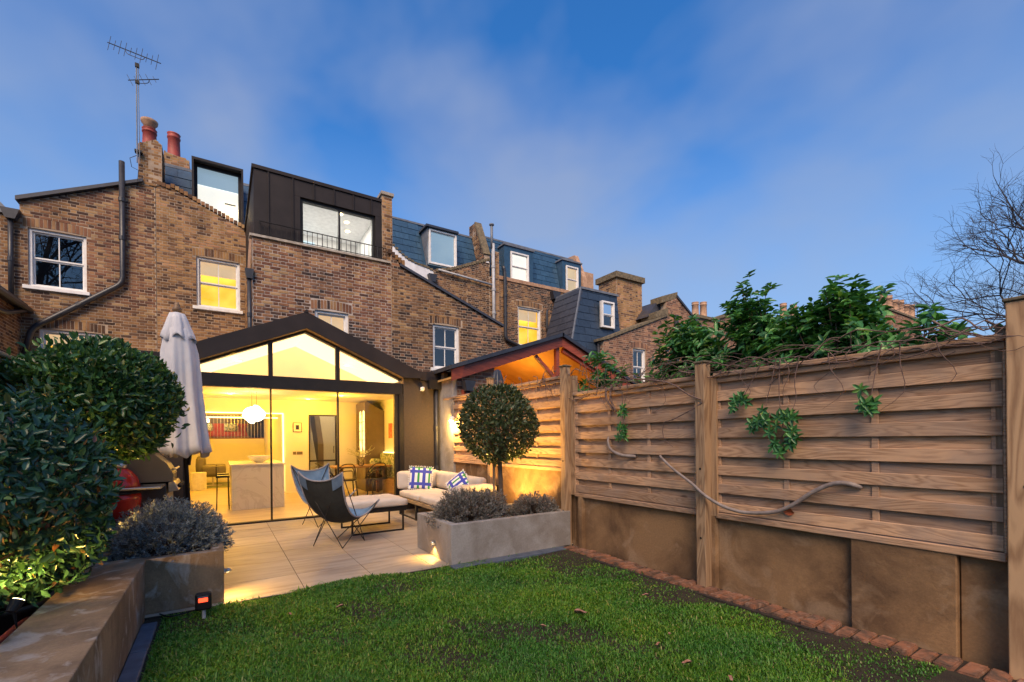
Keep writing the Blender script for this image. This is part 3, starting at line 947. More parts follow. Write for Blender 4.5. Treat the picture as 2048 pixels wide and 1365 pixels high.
# main rear wall with V-shaped parapet: white scroll on the left half
sc_pts = [(3.9, 9.12), (4.6, 8.85), (5.05, 8.46), (5.4, 8.16), (5.75, 7.93), (6.1, 7.83), (6.45, 7.78), (6.72, 7.70)]
MB().prism([(3.9, 5.5), (6.74, 5.5), (6.74, 7.55)] + [(a, b - .05) for a, b in reversed(sc_pts)], 'Y', YB - 0.004, YB + 0.24).build('white_parapet', M['white_render'], HC)
pb = MB()
for i in range(len(sc_pts) - 1):
    (a, b), (c_, d) = sc_pts[i], sc_pts[i + 1]
    k = max(1, int((c_ - a) / 0.1))
    for q in range(k):
        t0, t1 = q / k, (q + 0.88) / k
        zz = b + (d - b) * (t0 + t1) / 2
        pb.box(a + (c_ - a) * t0, a + (c_ - a) * t1, YB - 0.03, YB + 0.26, zz - 0.045, zz + 0.02 + rnd.uniform(-.01, .01))
tag(pb.build('parapet_bricks', M['moss'], HC), kind='stuff')
brick_wall(HC, 'Y-', YB, [(6.76, 4.6), (9.13, 4.6), (9.13, 8.62), (8.6, 8.45), (8.0, 8.15), (7.4, 7.86), (6.9, 7.74), (6.76, 7.72)], [(7.15, 8.05, 5.6, 6.63)], 'brick_d')
sash_window(HC, 'Y-', YB, 7.15, 8.05, 5.6, 6.63, 'dark', 1, sill=False)
pq = MB()
for i in range(22):
    a = 6.85 + i * 0.105
    zt = 7.74 + (a - 6.9) * 0.28 + max(0, a - 7.4) * 0.14
    pq.box(a, a + 0.093, YB - 0.03, YB + 0.25, zt - 0.05, zt + 0.05 + rnd.uniform(-.01, .01))
tag(pq.build('parapet_bricks', M['moss'], HC), kind='stuff')
pipe(HC, [(6.9, YB - 0.10, 7.72), (9.24, YB - 0.10, 7.55)], 0.04, 'waste_pipe', 'grey_pipe')
MB().prism([(6.55, 7.20), (6.72, 7.20), (6.80, 7.48), (6.47, 7.48)], 'Y', YB - 0.22, YB - 0.02).build('rain_hopper', M['pipe'], HC)
pipe(HC, [(9.25, YB - 0.12, 4.6), (9.25, YB - 0.12, 9.2)], 0.065, 'flue_pipe', 'grey_pipe')
fl = pipe(HC, [(9.20, YB - 0.10, 9.0), (9.20, YB - 0.10, 9.92)], 0.055, 'flue_terminal', 'lead', False)
MB().lathe([(0.06, 0), (0.1, 0.03), (0.1, 0.07), (0.02, 0.11)], (9.20, YB - 0.10, 9.9), 12).build('flue_cap', M['lead'], fl)
roofC = slate_slope(HC, (3.9, YB + 0.30, 7.4), (1, 0, 0), (0, 0.30, 1), [(0, 0), (5.0, 0), (5.0, 2.45), (0, 2.45)], 0.55, 0.27, holes=((2.62, 3.95, 0.35, 2.3),))
MB().box(3.9, 8.9, YB + 0.98, YB + 1.3, 9.74, 9.81).build('ridge_capping', M['lead'], roofC)
MB().box(6.52, 7.85, YB + 0.12, YB + 1.2, 9.36, 9.44).build('dormer_roof', M['slate_dark'], HC)
MB().prism([(YB + 0.35, 7.9), (YB + 0.90, 9.36), (YB + 0.22, 9.36)], 'X', 6.60, 6.64).build('dormer_cheek', M['lead'], HC)
MB().prism([(YB + 0.35, 7.9), (YB + 0.90, 9.36), (YB + 0.22, 9.36)], 'X', 7.78, 7.82).build('dormer_cheek', M['lead'], HC)
sash_window(HC, 'Y-', YB + 0.15, 6.66, 7.80, 8.02, 9.33, 'cool', 0, inset=0.10, sash=False, sill=False, rd=0.06, label='white dormer window with cool glow painted in as reflected sky')  # cool glow behind the pane is painted in for the sky's reflection
# stepped party wall with chimney-like top
brick_wall(HC, 'X-', 8.92, [(YB + 0.02, 8.3), (YB + 1.3, 8.3), (YB + 1.3, 10.35), (YB + 0.75, 10.28), (YB + 0.02, 8.75)], (), 'brick_d', depth=0.24, name='party_wall')
brick_wall(HC, 'Y-', YB + 0.74, [(8.92, 9.0), (9.16, 9.0), (9.16, 10.28), (8.92, 10.28)], (), 'brick_d', depth=0.24, name='party_wall')
MB().beam((9.03, YB + 0.0, 8.76), (9.03, YB + 0.74, 10.31), 0.30, 0.07).build('coping', M['moss'], HC)
MB().beam((9.04, YB - 0.01, 8.42), (9.04, YB + 0.62, 9.85), 0.11, 0.05).build('white_flashing', M['white_render'], HC)

# ---------------- third house
HD = empty('terraced_house', 'brick house with two small slate-clad dormers and a yellow lit sash window', 'house', (11.8, YB, 0), 'terraced houses')
brick_wall(HD, 'Y-', YB + 0.002, [(9.14, 3.6), (14.4, 3.6), (14.4, 7.90), (9.14, 7.90)], [(10.49, 11.67, 5.30, 6.93)], 'brick_d', 'mortar', 300, lambda a, z: z > 5.0 and 9.7 < a < 13)
sash_window(HD, 'Y-', YB + 0.002, 10.49, 11.67, 5.30, 6.93, 'lit', 1, label='lamplit sash window with glowing yellow room')
cp = MB()
for i in range(62):
    a = 9.32 + i * 0.078
    cp.box(a, a + 0.066, YB - 0.035, YB + 0.22, 7.88, 8.02 + rnd.uniform(-.006, .006))
tag(cp.build('parapet_bricks', M['buff_clay'], HD), kind='stuff')
brick_wall(HD, 'Y-', YB - 0.05, [(9.36, 6.0), (9.56, 6.0), (9.56, 8.95), (9.36, 8.95)], (), 'brick_b', depth=0.3, name='party_pier')
roofD = slate_slope(HD, (9.3, YB + 0.32, 7.9), (1, 0, 0), (0, 0.24, 1), [(0, 0), (5.0, 0), (5.0, 2.0), (0, 2.0)], 0.5, 0.26, holes=((0.75, 2.25, 0.1, 1.75), (3.75, 4.85, 0.1, 1.8)))
MB().box(9.3, 14.3, YB + 0.76, YB + 1.1, 9.80, 9.87).build('ridge_capping', M['lead'], roofD)
for (a0, a1, w0, w1) in ((9.98, 11.44, 10.29, 11.21), (13.06, 14.16, 13.27, 13.99)):
    d = MB()
    d.box(a0, w0 - .03, YB + 0.22, YB + 0.9, 8.0, 9.44)
    d.box(w1 + .03, a1, YB + 0.22, YB + 0.9, 8.0, 9.44)
    d.box(w0 - .03, w1 + .03, YB + 0.22, YB + 0.9, 9.26, 9.44)
    dd = d.build('dormer', M['slate'], HD)
    MB().box(a0 - .05, a1 + .05, YB + 0.17, YB + 1.0, 9.445, 9.51).build('dormer_roof', M['lead'], dd)
    sash_window(HD, 'Y-', YB + 0.18, w0, w1, 8.06, 9.25, 'white' if a0 < 11 else 'pale', 0, inset=0.06, sill=False, rd=0.07)
pipe(HD, bend([(9.72, YB - 0.1, 8.40), (9.80, YB - 0.1, 8.2), (9.80, YB - 0.1, 5.45), (10.6, YB - 0.1, 5.2), (11.2, YB - .1, 5.15)], 0.15), 0.07)
MB().prism([(12.22, 7.45), (12.50, 7.45), (12.58, 7.78), (12.14, 7.78)], 'Y', YB - 0.25, YB - 0.02).build('rain_hopper', M['pipe'], HD)
pipe(HD, [(12.36, YB - 0.1, 7.45), (12.36, YB - 0.1, 5.0)], 0.06)
MB().tube(bend([(11.98, YB - .06, 6.95), (11.9, YB - .12, 6.85), (11.9, YB - .12, 6.1), (11.98, YB - .06, 6.0)], .08), 0.05, 8).build('cable_pipe', M['pipe'], HD, True)
# stepped party wall at its right
pwd = MB().prism([(YB + 0.02, 8.0), (YB + 1.3, 8.0), (YB + 1.3, 10.1), (YB + 0.7, 10.05), (YB + 0.15, 8.9)], 'X', 14.18, 14.42).build('party_wall', M['buff_clay'], HD)
MB().box(14.44, 15.1, YB + 0.4, YB + .65, 8.0, 9.25).build('party_wall_step', M['buff_clay'], HD)
# slate clad box on its outrigger
XO = 11.55
slate_slope(HD, (10.75, YC + 0.30, 4.3), (1, 0, 0), (0.0, 0.10, 1), [(-0.55, 0), (2.05, 0), (2.05, 2.52), (0.28, 2.52)], 0.55, 0.27, mt='slate_navy', holes=((0.98, 1.68, 1.05, 2.2),), name='slate_front')
slate_slope(HD, (10.16, YC + 1.95, 4.3), (0.03, -1, 0), (0.30, 0.0, 0.95), [(0, 0), (1.64, 0), (1.42, 2.62), (0, 2.62)], 0.55, 0.27, 'slate_dark', name='slate_side')
MB().prism([(10.98, 6.78), (12.85, 6.78), (12.85, 6.86), (10.98, 6.86)], 'Y', YC + 0.50, YC + 1.97).build('flat_roof', M['lead'], HD)
MB().beam((10.22, YC + .30, 4.3), (10.99, YC + .54, 6.84), 0.05, 0.05).build('corner_roll', M['lead'], HD)
sash_window(HD, 'Y-', YC + 0.30, 11.77, 12.40, 5.45, 6.42, 'dark', 0, inset=0.02, sill=False, room='room_dark', rd=0.06)
brick_wall(HD, 'Y-', YC, [(XO, 2.0), (14.95, 2.0), (14.95, 6.18), (11.75, 4.92), (XO, 4.86)], [(13.05, 13.75, 3.4, 4.75)], 'brick_far', 'mortar', 0)
sash_window(HD, 'Y-', YC, 13.05, 13.75, 3.4, 4.75, 'dark', 1)
brick_wall(HD, 'X-', XO, [(YC + .005, 2.0), (YB - .02, 2.0), (YB - .02, 4.8), (YC + .005, 4.8)], (), 'brick_far', name='side_wall')
MB().prism([(11.40, 4.86), (11.75, 4.95), (15.0, 6.22), (15.0, 6.30), (11.72, 5.04), (11.40, 4.95)], 'Y', YC - 0.06, YB - .03).build('roof_edge', M['moss'], HD)
pipe(HD, [(11.50, YC + 0.2, 4.80), (11.50, YC + 0.2, 2.4)], 0.05)
# its chimney
ch = brick_wall(HD, 'Y-', YC + 0.9, [(13.15, 5.3), (14.6, 5.3), (14.6, 7.7), (13.15, 7.7)], (), 'brick_b', depth=1.0, name='chimney_stack')
brick_wall(HD, 'X-', 13.145, [(YC + .905, 5.3), (YC + 1.9, 5.3), (YC + 1.9, 7.7), (YC + .905, 7.7)], (), 'brick_b', depth=0.2, name='chimney_stack')
MB().box(13.06, 14.69, YC + 0.81, YC + 2.0, 7.70, 7.92).build('chimney_cap', M['moss'], ch)

# ---------------- fourth house: right half of that outrigger pair
HE = empty('terraced_house', 'brick gabled outrigger with mossy stepped parapets behind the green shrubs', 'house', (16.5, YC, 0), 'terraced houses')
brick_wall(HE, 'Y-', YC + 0.004, [(14.96, 2.0), (18.6, 2.0), (18.6, 5.1), (17.2, 6.0), (15.62, 7.02), (14.96, 6.75)], (), 'brick_far')
MB().prism([(14.3, 6.05), (15.05, 6.32), (15.05, 6.55), (14.3, 6.28)], 'Y', YC - 0.03, YC + 0.7).build('mossy_parapet', M['moss'], HE)
MB().prism([(14.75, 6.72), (15.70, 7.05), (15.70, 7.30), (14.75, 6.98)], 'Y', YC + 0.02, YC + 0.6).build('mossy_parapet', M['moss'], HE)
MB().prism([(15.62, 7.04), (18.7, 5.02), (18.7, 5.10), (15.62, 7.14)], 'Y', YC - 0.05, YB).build('roof_edge', M['slate_dark'], HE)
MB().prism([(14.2, 6.15), (15.62, 6.62), (15.62, 7.06), (14.76, 6.80)], 'Y', YC + .3, YC + 2.2).build('valley_roof', M['slate_dark'], HE)
pipe(HE, [(15.46, YC - 0.09, 6.3), (15.46, YC - 0.09, 2.4)], 0.09)
MB().prism([(13.8, 3.05), (17.6, 3.05), (17.2, 3.65), (14.2, 3.65)], 'Y', YC - 1.8, YC - 0.02).build('lean_to_roof', M['lead'], HE)

# ---------------- houses far along the terrace
def far_house(x0, x1, y, ztop, chim, pots, label, mt='brick_far', mt2='buff_clay', gable=None, aer=False, zc=None):
    h = empty('terraced_house', label, 'house', ((x0 + x1) / 2, y, 0), 'terraced houses')
    poly = [(x0, 2.0), (x1, 2.0), (x1, ztop)] + ([gable] if gable else []) + [(x0, ztop * 0.93)]
    brick_wall(h, 'Y-', y, poly, (), mt, arches=False)
    if gable:
        MB().beam((x0, y + .1, ztop * .93 + .05), (gable[0], y + .1, gable[1] + .05), 0.4, 0.16).build('roof_edge', M['moss'], h)
        MB().beam((gable[0], y + .1, gable[1] + .05), (x1, y + .1, ztop + .05), 0.4, 0.16).build('roof_edge', M['moss'], h)
    c0, c1, czb, czt = chim
    c = brick_wall(h, 'Y-', y - 0.1, [(c0, czb), (c1, czb), (c1, czt), (c0, czt)], (), mt, depth=1.0, arches=False, name='chimney_stack')
    MB().box(c0 - .08, c1 + .08, y - .2, y + 1.0, czt, czt + .16).build('chimney_cap', M['moss'], c)
    for i, px in enumerate(pots):
        hh = (0.85 + 0.12 * (i % 2)) * (1.35 if x0 > 35 else 1)
        chimney_pot(c, (px, y + 0.3, czt + .15), hh, 0.20 if x0 < 35 else 0.30, mt2)
    return h
far_house(20.0, 29.0, YB, 7.3, (22.3, 24.2, 5.5, 8.02), (22.75, 23.5), 'far brick house with two chimney pots behind the leftmost green shrub', gable=(27.2, 9.2))
far_house(27.0, 34.0, YC + 2, 6.9, (28.0, 30.6, 5.5, 8.35), (28.55, 29.75), 'far brick house whose chimney with two pale pots stands between tall shrubs')
far_house(40.0, 70.0, YC + 3.0, 9.9, (45.8, 53.6, 7.5, 11.7), (46.4, 47.7, 49.0, 50.3, 51.6, 52.9), 'distant red brick house with a row of six chimney pots', 'brick_red')
def small_aerial(x, y, z, label):
    a = empty('tv_aerial', label, 'aerial', (x, y, z), 'small rooftop aerials')
    MB().tube([(x, y, z), (x, y, z + 2.0)], 0.03, 5).build('mast', M['lead'], a)
    MB().tube([(x - .7, y, z + 1.8), (x + .6, y, z + 2.1)], 0.025, 5).build('boom', M['lead'], a)
    for k in range(5):
        xx = x - .6 + k * .28
        MB().tube([(xx, y - .3, z + 1.6 + .065 * k), (xx, y + .3, z + 2.05 + .065 * k)], 0.018, 4).build('rod', M['lead'], a)
small_aerial(54.5, YC + 3.3, 11.6, 'small television aerial above the distant red brick chimney')
# ================================================================== ground, patio, planters
YE = 8.95
def sheet(name, x0, x1, y0, y1, z, m):
    return tag(MB().add([(x0, y0, z), (x1, y0, z), (x1, y1, z), (x0, y1, z)], [(0, 1, 2, 3)]).build(name, m), kind='structure')
sheet('ground', -400, 400, -400, 400, -0.06, M['soil'])
def lawn_soil():
    m, t, b = newmat('lawn_soil')
    b.inputs['Roughness'].default_value = 0.95
    n = noise(t, 5, 6, 0.65, vec=world_pos(t))
    c = ramp(t, [(0.3, (0.016, 0.010, 0.006)), (0.5, (0.04, 0.027, 0.015)), (0.7, (0.05, 0.045, 0.02))], n.outputs[0]).outputs[0]
    t.links.new(c, b.inputs['Base Color'])
    n2 = noise(t, 60, 6, 0.7, vec=world_pos(t))
    bump(t, b, n2.outputs[0], 1.0, 0.02)
    return m
# uneven lawn surface
lx = np.linspace(-0.52, 3.80, 44)
ly = np.linspace(-1.0, 4.66, 58)
lv = []
def lawn_z(x, y):
    return 0.0 + 0.012 * math.sin(x * 2.3 + y * 1.1) + 0.010 * math.sin(x * 5.1 - y * 3.7) + 0.006 * math.sin(y * 9 + x * 4) - 0.012
for y in ly:
    for x in lx: lv.append((x, y, lawn_z(x, y)))
lf = [(j * 44 + i, j * 44 + i + 1, (j + 1) * 44 + i + 1, (j + 1) * 44 + i) for j in range(57) for i in range(43)]
lawn = tag(MB().add(lv, lf).build('lawn', lawn_soil(), None, True), kind='structure')
# patio base with the slabs laid on it
patio = tag(MB().box(-1.45, 3.95, 4.66, YE - .03, -0.05, -0.006).build('patio', M['soil']), kind='structure')
slab = None
for i, x in enumerate(np.arange(-1.30, 3.9, 0.655)):
    for j, y in enumerate(np.arange(4.66, 8.8, 0.6125)):
        if slab is None:
            slab = MB().box(0.003, 0.652, 0.003, 0.6095, -0.03, 0.0).mesh('paving_slab')
            slab.materials.append(M['paving'])
        place('paving_slab', slab, patio, (x, y, rnd.uniform(-.0008, .0008)))
# right-hand planter: four rendered walls round a bed of soil
def planter(name, label, x0, x1, y0, y1, h, m, wt=0.09, group=None, soil=0.05):
    p = empty(name, label, 'planter', ((x0 + x1) / 2, (y0 + y1) / 2, 0), group)
    w_ = MB()
    w_.box(x0, x1, y0, y0 + wt, 0, h)
    w_.box(x0, x1, y1 - wt, y1, 0, h)
    w_.box(x0, x0 + wt, y0 + wt, y1 - wt, 0, h)
    w_.box(x1 - wt, x1, y0 + wt, y1 - wt, 0, h)
    bev(w_.build('planter_wall', m, p), 0.006, 2)
    MB().box(x0 + wt, x1 - wt, y0 + wt, y1 - wt, 0.02, h - soil).build('soil', M['soil'], p)
    return p
PR = planter('raised_planter', 'grey rendered raised planter box in front of the fence holding a clipped standard tree', 2.15, 3.86, 4.62, 5.66, 0.45, M['planter'], group='raised planters')
PL = planter('raised_planter', 'dark rendered raised planter box at left holding a lavender mound', -0.90, 0.02, 4.72, 7.0, 0.45, M['planter_left'], 0.10, 'raised planters')
gw = empty('garden_wall', 'stained rendered low garden wall with broad flat top running towards the viewer', 'wall', (-0.72, 2.4, 0))
wl = MB()
wl.box(-0.885, -0.52, -0.8, 4.715, -0.05, 0.425)
bev(wl.build('wall_body', M['planter_left'], gw), 0.005, 2)
bev(MB().box(-0.89, -0.515, -0.8, 4.715, 0.427, 0.45).build('coping', M['planter_left'], gw), 0.006, 2)
# bluestone margins at wall feet
bs = empty('stone_edging', 'blue grey stone edging strip along the foot of the left garden wall', 'edging', (-0.47, 2.4, 0), 'stone edging strips')
for i in range(9):
    y0 = -0.75 + i * 0.58
    bev(MB().box(-0.515, -0.42, y0, y0 + 0.574, -0.03, 0.012).build('edging_stone', M['bluestone'], bs), 0.004, 1)
bs = empty('stone_edging', 'blue grey stone edging strip along the foot of the right planter', 'edging', (2.9, 4.55, 0), 'stone edging strips')
for i in range(4):
    x0 = 2.12 + i * 0.40
    bev(MB().box(x0, x0 + 0.395, 4.47, 4.615, -0.03, 0.010).build('edging_stone', M['bluestone'], bs), 0.004, 1)
# brick mowing strip along the fence
be = empty('brick_edging', 'row of worn red bricks edging the lawn along the fence foot', 'edging', (3.76, 2.5, 0))
_bm = bmesh.new()
bmesh.ops.create_cube(_bm, size=1.0, matrix=Matrix.Translation((0, 0, -.03)) @ Matrix.Diagonal((.212, .092, .06, 1)))
bmesh.ops.bevel(_bm, geom=list(_bm.edges), offset=.008, segments=2, affect='EDGES')
bme = bpy.data.meshes.new('brick')
_bm.to_mesh(bme)
_bm.free()
bme.materials.append(M['edging'])
y = -0.6
while y < 4.55:
    o = place('brick', bme, be, (3.765 + rnd.uniform(-.008, .008), y, 0.012 + rnd.uniform(-.012, .007)), (rnd.uniform(-.06, .06), rnd.uniform(-.05, .05), rnd.uniform(-.08, .08)))
    y += 0.108 + rnd.uniform(-.002, .003)
tag(MB().box(3.62, 3.90, -0.8, 4.62, -0.05, -0.012).build('edging_bed', M['soil'], be), kind=None)
sheet('soil_bed', -3.2, -0.88, -0.8, 9.0, 0.20, M['soil'])
for _o in (MB().box(-3.2, -0.89, -0.8, 8.9, -0.05, 0.198),):
    tag(_o.build('bed_fill', M['soil']), kind='structure')

# ================================================================== right boundary: retaining wall, fence
rw = empty('retaining_wall', 'tan rendered low retaining wall under the fence panels', 'wall', (3.95, 3.5, 0))
for (y0, y1, x, zt) in ((-0.8, 0.905, 3.955, 0.70), (0.91, 1.485, 3.905, 0.66), (1.49, 2.66, 3.95, 0.70), (2.67, 4.60, 3.945, 0.70), (4.61, 8.75, 3.94, 1.00)):
    bev(MB().box(x, x + 0.12, y0, y1, -0.06, zt).build('wall_panel', M['render_tan'], rw), 0.006, 1)
for (y0, zt) in ((2.70, 0.66), (2.60, 0.66), (4.46, 0.66)):
    MB().box(3.885, 3.944, y0 - 0.035, y0 + 0.03, -0.05, zt).build('concrete_spur', M['render_tan'], rw)
def fence_panel(y0, y1, z0, z1, label, X=3.905, nsl=7, inner=2, group='slatted fence panels', facing=-1, skip_top=False):
    p = empty('slatted_fence', label, 'fence', (X, (y0 + y1) / 2, z0), group)
    s = facing
    def bx(name, a, b, c_, d, e, f_, b_=0.004):
        lo, hi = min(X - s * a, X - s * b), max(X - s * a, X - s * b)
        return bev(MB().box(lo, hi, c_, d, e, f_).build(name, M['fence'], p), b_, 1)
    # d is depth behind the front plane (a..b)
    body0, body1 = z0 + 0.06, z1 - 0.08
    pit = (body1 - body0) / nsl
    sw = pit * 0.54
    for i in range(nsl):
        zz = body0 + i * pit
        bx('slat', 0.0, 0.016, y0 + 0.012, y1 - 0.012, zz + rnd.uniform(-.003, .003), zz + sw + rnd.uniform(-.003, .003), 0.003)
        bx('back_slat', 0.033, 0.049, y0 + 0.012, y1 - 0.012, zz + sw - 0.025, zz + pit + 0.025, 0.003)
    L = y1 - y0
    for k in range(inner + 2):
        yy = y0 + 0.02 + (L - 0.065) * k / (inner + 1)
        bx('batten', 0.0165, 0.0325, yy, yy + 0.045, body0 - .01, z1 - 0.05)
    bx('bottom_rail', -0.012, 0.06, y0, y1, z0, z0 + 0.052, 0.006)
    bx('top_rail', -0.004, 0.05, y0, y1, z1 - 0.082, z1 - 0.036)
    bx('capping', -0.03, 0.075, y0 - .004, y1 + .004, z1 - 0.034, z1 + 0.008, 0.008)
    bx('side_rail', 0.0, 0.05, y0 - .001, y0 + .011, z0 + .053, z1 - .083, 0.002)
    bx('side_rail', 0.0, 0.05, y1 - .011, y1 + .001, z0 + .053, z1 - .083, 0.002)
    return p
fence_panel(0.69, 2.565, 0.64, 1.985, 'weathered slatted fence panel nearest the viewer with thick vine and leaf sprigs')
fence_panel(2.735, 4.575, 0.64, 1.985, 'weathered slatted fence panel between the two bare wooden posts, second from the viewer')
fence_panel(4.80, 6.68, 0.95, 2.24, 'slatted fence panel behind the clipped ball tree glowing in warm light')
fence_panel(6.79, 8.66, 0.95, 2.24, 'slatted fence panel beside the house with the bright wall lamp')
def post(y, zt, label, X=3.80, wd=0.10, cap=True, z0=-0.05, mt='post'):
    p = empty('fence_post', label, 'post', (X + 0.05, y, 0), 'fence posts')
    bev(MB().box(X, X + 0.10, y - wd / 2, y + wd / 2, z0, zt).build('shaft', M[mt], p), 0.006, 2)
    if cap:
        bev(MB().box(X - .012, X + .112, y - wd / 2 - .012, y + wd / 2 + .012, zt + .001, zt + .022).build('cap', M['moss'], p), 0.005, 1)
    MB().box(X + .09, X + .17, y - wd / 2 - .06, y + wd / 2 + .06, 0.66, zt - .12).build('back_strip', M[mt], p)
    for z in (0.35, 1.0):
        MB().tube([(X - .003, y, z + 0.1), (X + .004, y, z + 0.1)], 0.011, 8).build('bolt_hole', M['black'], p)
    return p
post(0.60, 2.16, 'thick wooden fence post at the right edge', 3.83, 0.15)
post(2.65, 2.09, 'tall wooden fence post between the two weathered panels', 3.795, 0.10)
post(4.69, 2.34, 'wooden fence post rising at the right end of the raised planter', 3.80, 0.10)
post(6.735, 2.42, 'wooden fence post rising behind the clipped ball tree', 3.84, 0.09)
post(8.75, 2.78, 'pale wooden fence post against the house corner downpipe', 3.90, 0.12, False)
# left boundary fence, mostly behind the shrubs
def left_panel(y0, y1, label):
    return fence_panel(y0, y1, 0.45, 2.15, label, X=-1.52, nsl=9, facing=1, group='left boundary fence panels')
left_panel(4.3, 6.1, 'slatted fence panel behind the round left shrub')
left_panel(6.15, 7.95, 'slatted fence panel behind the barbecue')
left_panel(8.0, 9.8, 'slatted fence panel at far left glowing warm beside the brick wall')

# ================================================================== the glass extension
EX = empty('glass_extension', 'black framed gabled kitchen extension with tall glass doors glowing yellow inside', 'extension', (1.3, YE, 0))
ax, gz, oz = 1.32, 3.41, 3.70
sl_r = 0.434
L_, R_ = -0.82, 3.46
out = [(L_, oz - sl_r * (ax - L_)), (ax, oz), (R_, oz - sl_r * (R_ - ax))]
inn = [(L_ + .28, gz - sl_r * (ax - L_ - .28)), (ax, gz), (3.09, gz - sl_r * (3.09 - ax))]
# roof slopes (right and left), thick, reaching back to the house wall
MB().prism([(ax, oz), (R_, out[2][1]), (R_, out[2][1] - 0.12), (3.10, inn[2][1]), (ax, gz)], 'Y', YE - 0.16, YC - 0.01).build('roof_slope', M['zinc'], EX)
MB().prism([(ax, oz), (ax, gz), (L_ + .28, inn[0][1]), (L_, out[0][1] - 0.12), (L_, out[0][1])], 'Y', YE - 0.158, YC - 0.012).build('roof_slope', M['zinc'], EX)
MB().tube([(ax, YE - .17, oz + .012), (ax, YC - .02, oz + .012)], 0.03, 8).build('ridge', M['zinc'], EX)
MB().box(R_ - .01, 3.95, YE - 0.10, YC - .02, 2.62, 2.80).build('parapet_gutter', M['zinc'], EX)
MB().box(3.62, 3.92, YE - 0.20, YE - .101, 2.44, 2.63).build('rain_hopper', M['black'], EX)
pipe(EX, [(3.80, YE - 0.12, 2.45), (3.80, YE - 0.12, 0.0)], 0.04)
# piers
bev(MB().box(3.12, 3.87, YE - 0.055, YE + 0.25, 0, 2.615).build('pier', M['black_render'], EX), 0.004, 1)
MB().prism([(3.12, 2.616), (3.47, 2.616), (3.47, 2.66), (3.12, 2.63)], 'Y', YE - 0.054, YE + .24).build('pier_head', M['black_render'], EX)
MB().box(-1.50, -0.50, YE - 0.05, YE + 0.25, 0, 2.66).build('pier', M['black_render'], EX)
MB().box(-1.50, L_ + .01, YE - 0.10, YC - .02, 2.661, 2.80).build('parapet_gutter', M['zinc'], EX)
MB().box(-1.52, -1.505, YE - .05, YB - .1, 0, 2.66).build('side_wall', M['black_render'], EX)
# glazing frame
MB().box(-0.50, 3.10, YE - 0.05, YE + 0.09, 2.315, 2.535).build('transom_beam', M['black'], EX)
for x, w_ in ((0.75, 0.035), (1.865, 0.035)):
    MB().box(x - w_, x + w_, YE - 0.045, YE + 0.05, 2.536, gz - sl_r * abs(ax - x) - .02).build('mullion', M['black'], EX)
MB().box(3.03, 3.118, YE - 0.05, YE + 0.09, 0.0, 2.314).build('door_jamb', M['black'], EX)
MB().box(2.945, 3.028, YE - 0.02, YE + 0.06, 0.03, 2.314).build('door_stile', M['black'], EX)
MB().box(-0.50, -0.44, YE - 0.05, YE + 0.09, 0.0, 2.314).build('door_jamb', M['black'], EX)
MB().box(-0.50, 3.10, YE - 0.04, YE + 0.08, -0.02, 0.028).build('door_track', M['black'], EX)
for x in (0.75, 1.865):
    MB().box(x - 0.013, x + 0.013, YE - 0.03, YE + 0.05, 0.029, 2.314).build('door_stile', M['black'], EX)
# lit reveal strips under the roof edge
for (a, b) in ((inn[1], inn[2]), (inn[0], inn[1])):
    MB().beam((a[0], YE - 0.03, a[1] + 0.012), (b[0], YE - 0.03, b[1] + 0.012), 0.20, 0.03).build('reveal_strip', M['teak'], EX)
MB().box(3.10, 3.119, YE - 0.05, YE + 0.09, 2.53, 2.66).build('reveal_strip', M['teak'], EX)
MB().beam((ax, YE + 0.02, gz - .02), (3.09, YE + 0.02, inn[2][1] - .02), 0.05, 0.05).build('gable_bar', M['black'], EX)
MB().beam((inn[0][0], YE + 0.02, inn[0][1] - .02), (ax, YE + 0.02, gz - .02), 0.05, 0.05).build('gable_bar', M['black'], EX)
def pane(poly, y=YE + 0.01, name='pane'):
    return MB().add([(a, y, z) for a, z in poly], [tuple(range(len(poly)))]).build(name, M['glass'], EX)
tz = lambda x: gz - sl_r * abs(ax - x) - .04
pane([(-0.44, 2.536), (0.715, 2.536), (0.715, tz(.715)), (-0.44, tz(-.44))])
pane([(0.785, 2.536), (1.83, 2.536), (1.83, tz(1.83)), (ax, tz(ax)), (0.785, tz(.785))])
pane([(1.90, 2.536), (3.08, 2.536), (3.08, tz(3.08)), (1.90, tz(1.9))])
pane([(-0.44, .03), (.737, .03), (.737, 2.314), (-0.44, 2.314)], name='sliding_door_pane')
pane([(.763, .03), (1.852, .03), (1.852, 2.314), (.763, 2.314)], YE + .03, 'sliding_door_pane')
pane([(1.878, .03), (2.945, .03), (2.945, 2.314), (1.878, 2.314)], name='sliding_door_pane')
# security camera / wall lamp box on the pier
sl2 = empty('security_light', 'small white security camera on the black pier of the extension', 'camera', (3.5, YE - .08, 2.43))
MB().lathe([(0.035, 0), (0.035, 0.02)], (3.50, YE - .075, 2.40), 12).build('bracket', M['white'], sl2)
bev(MB().beam((3.52, YE - 0.10, 2.45), (3.44, YE - 0.24, 2.42), 0.07, 0.075).build('housing', M['white'], sl2), 0.015, 2)

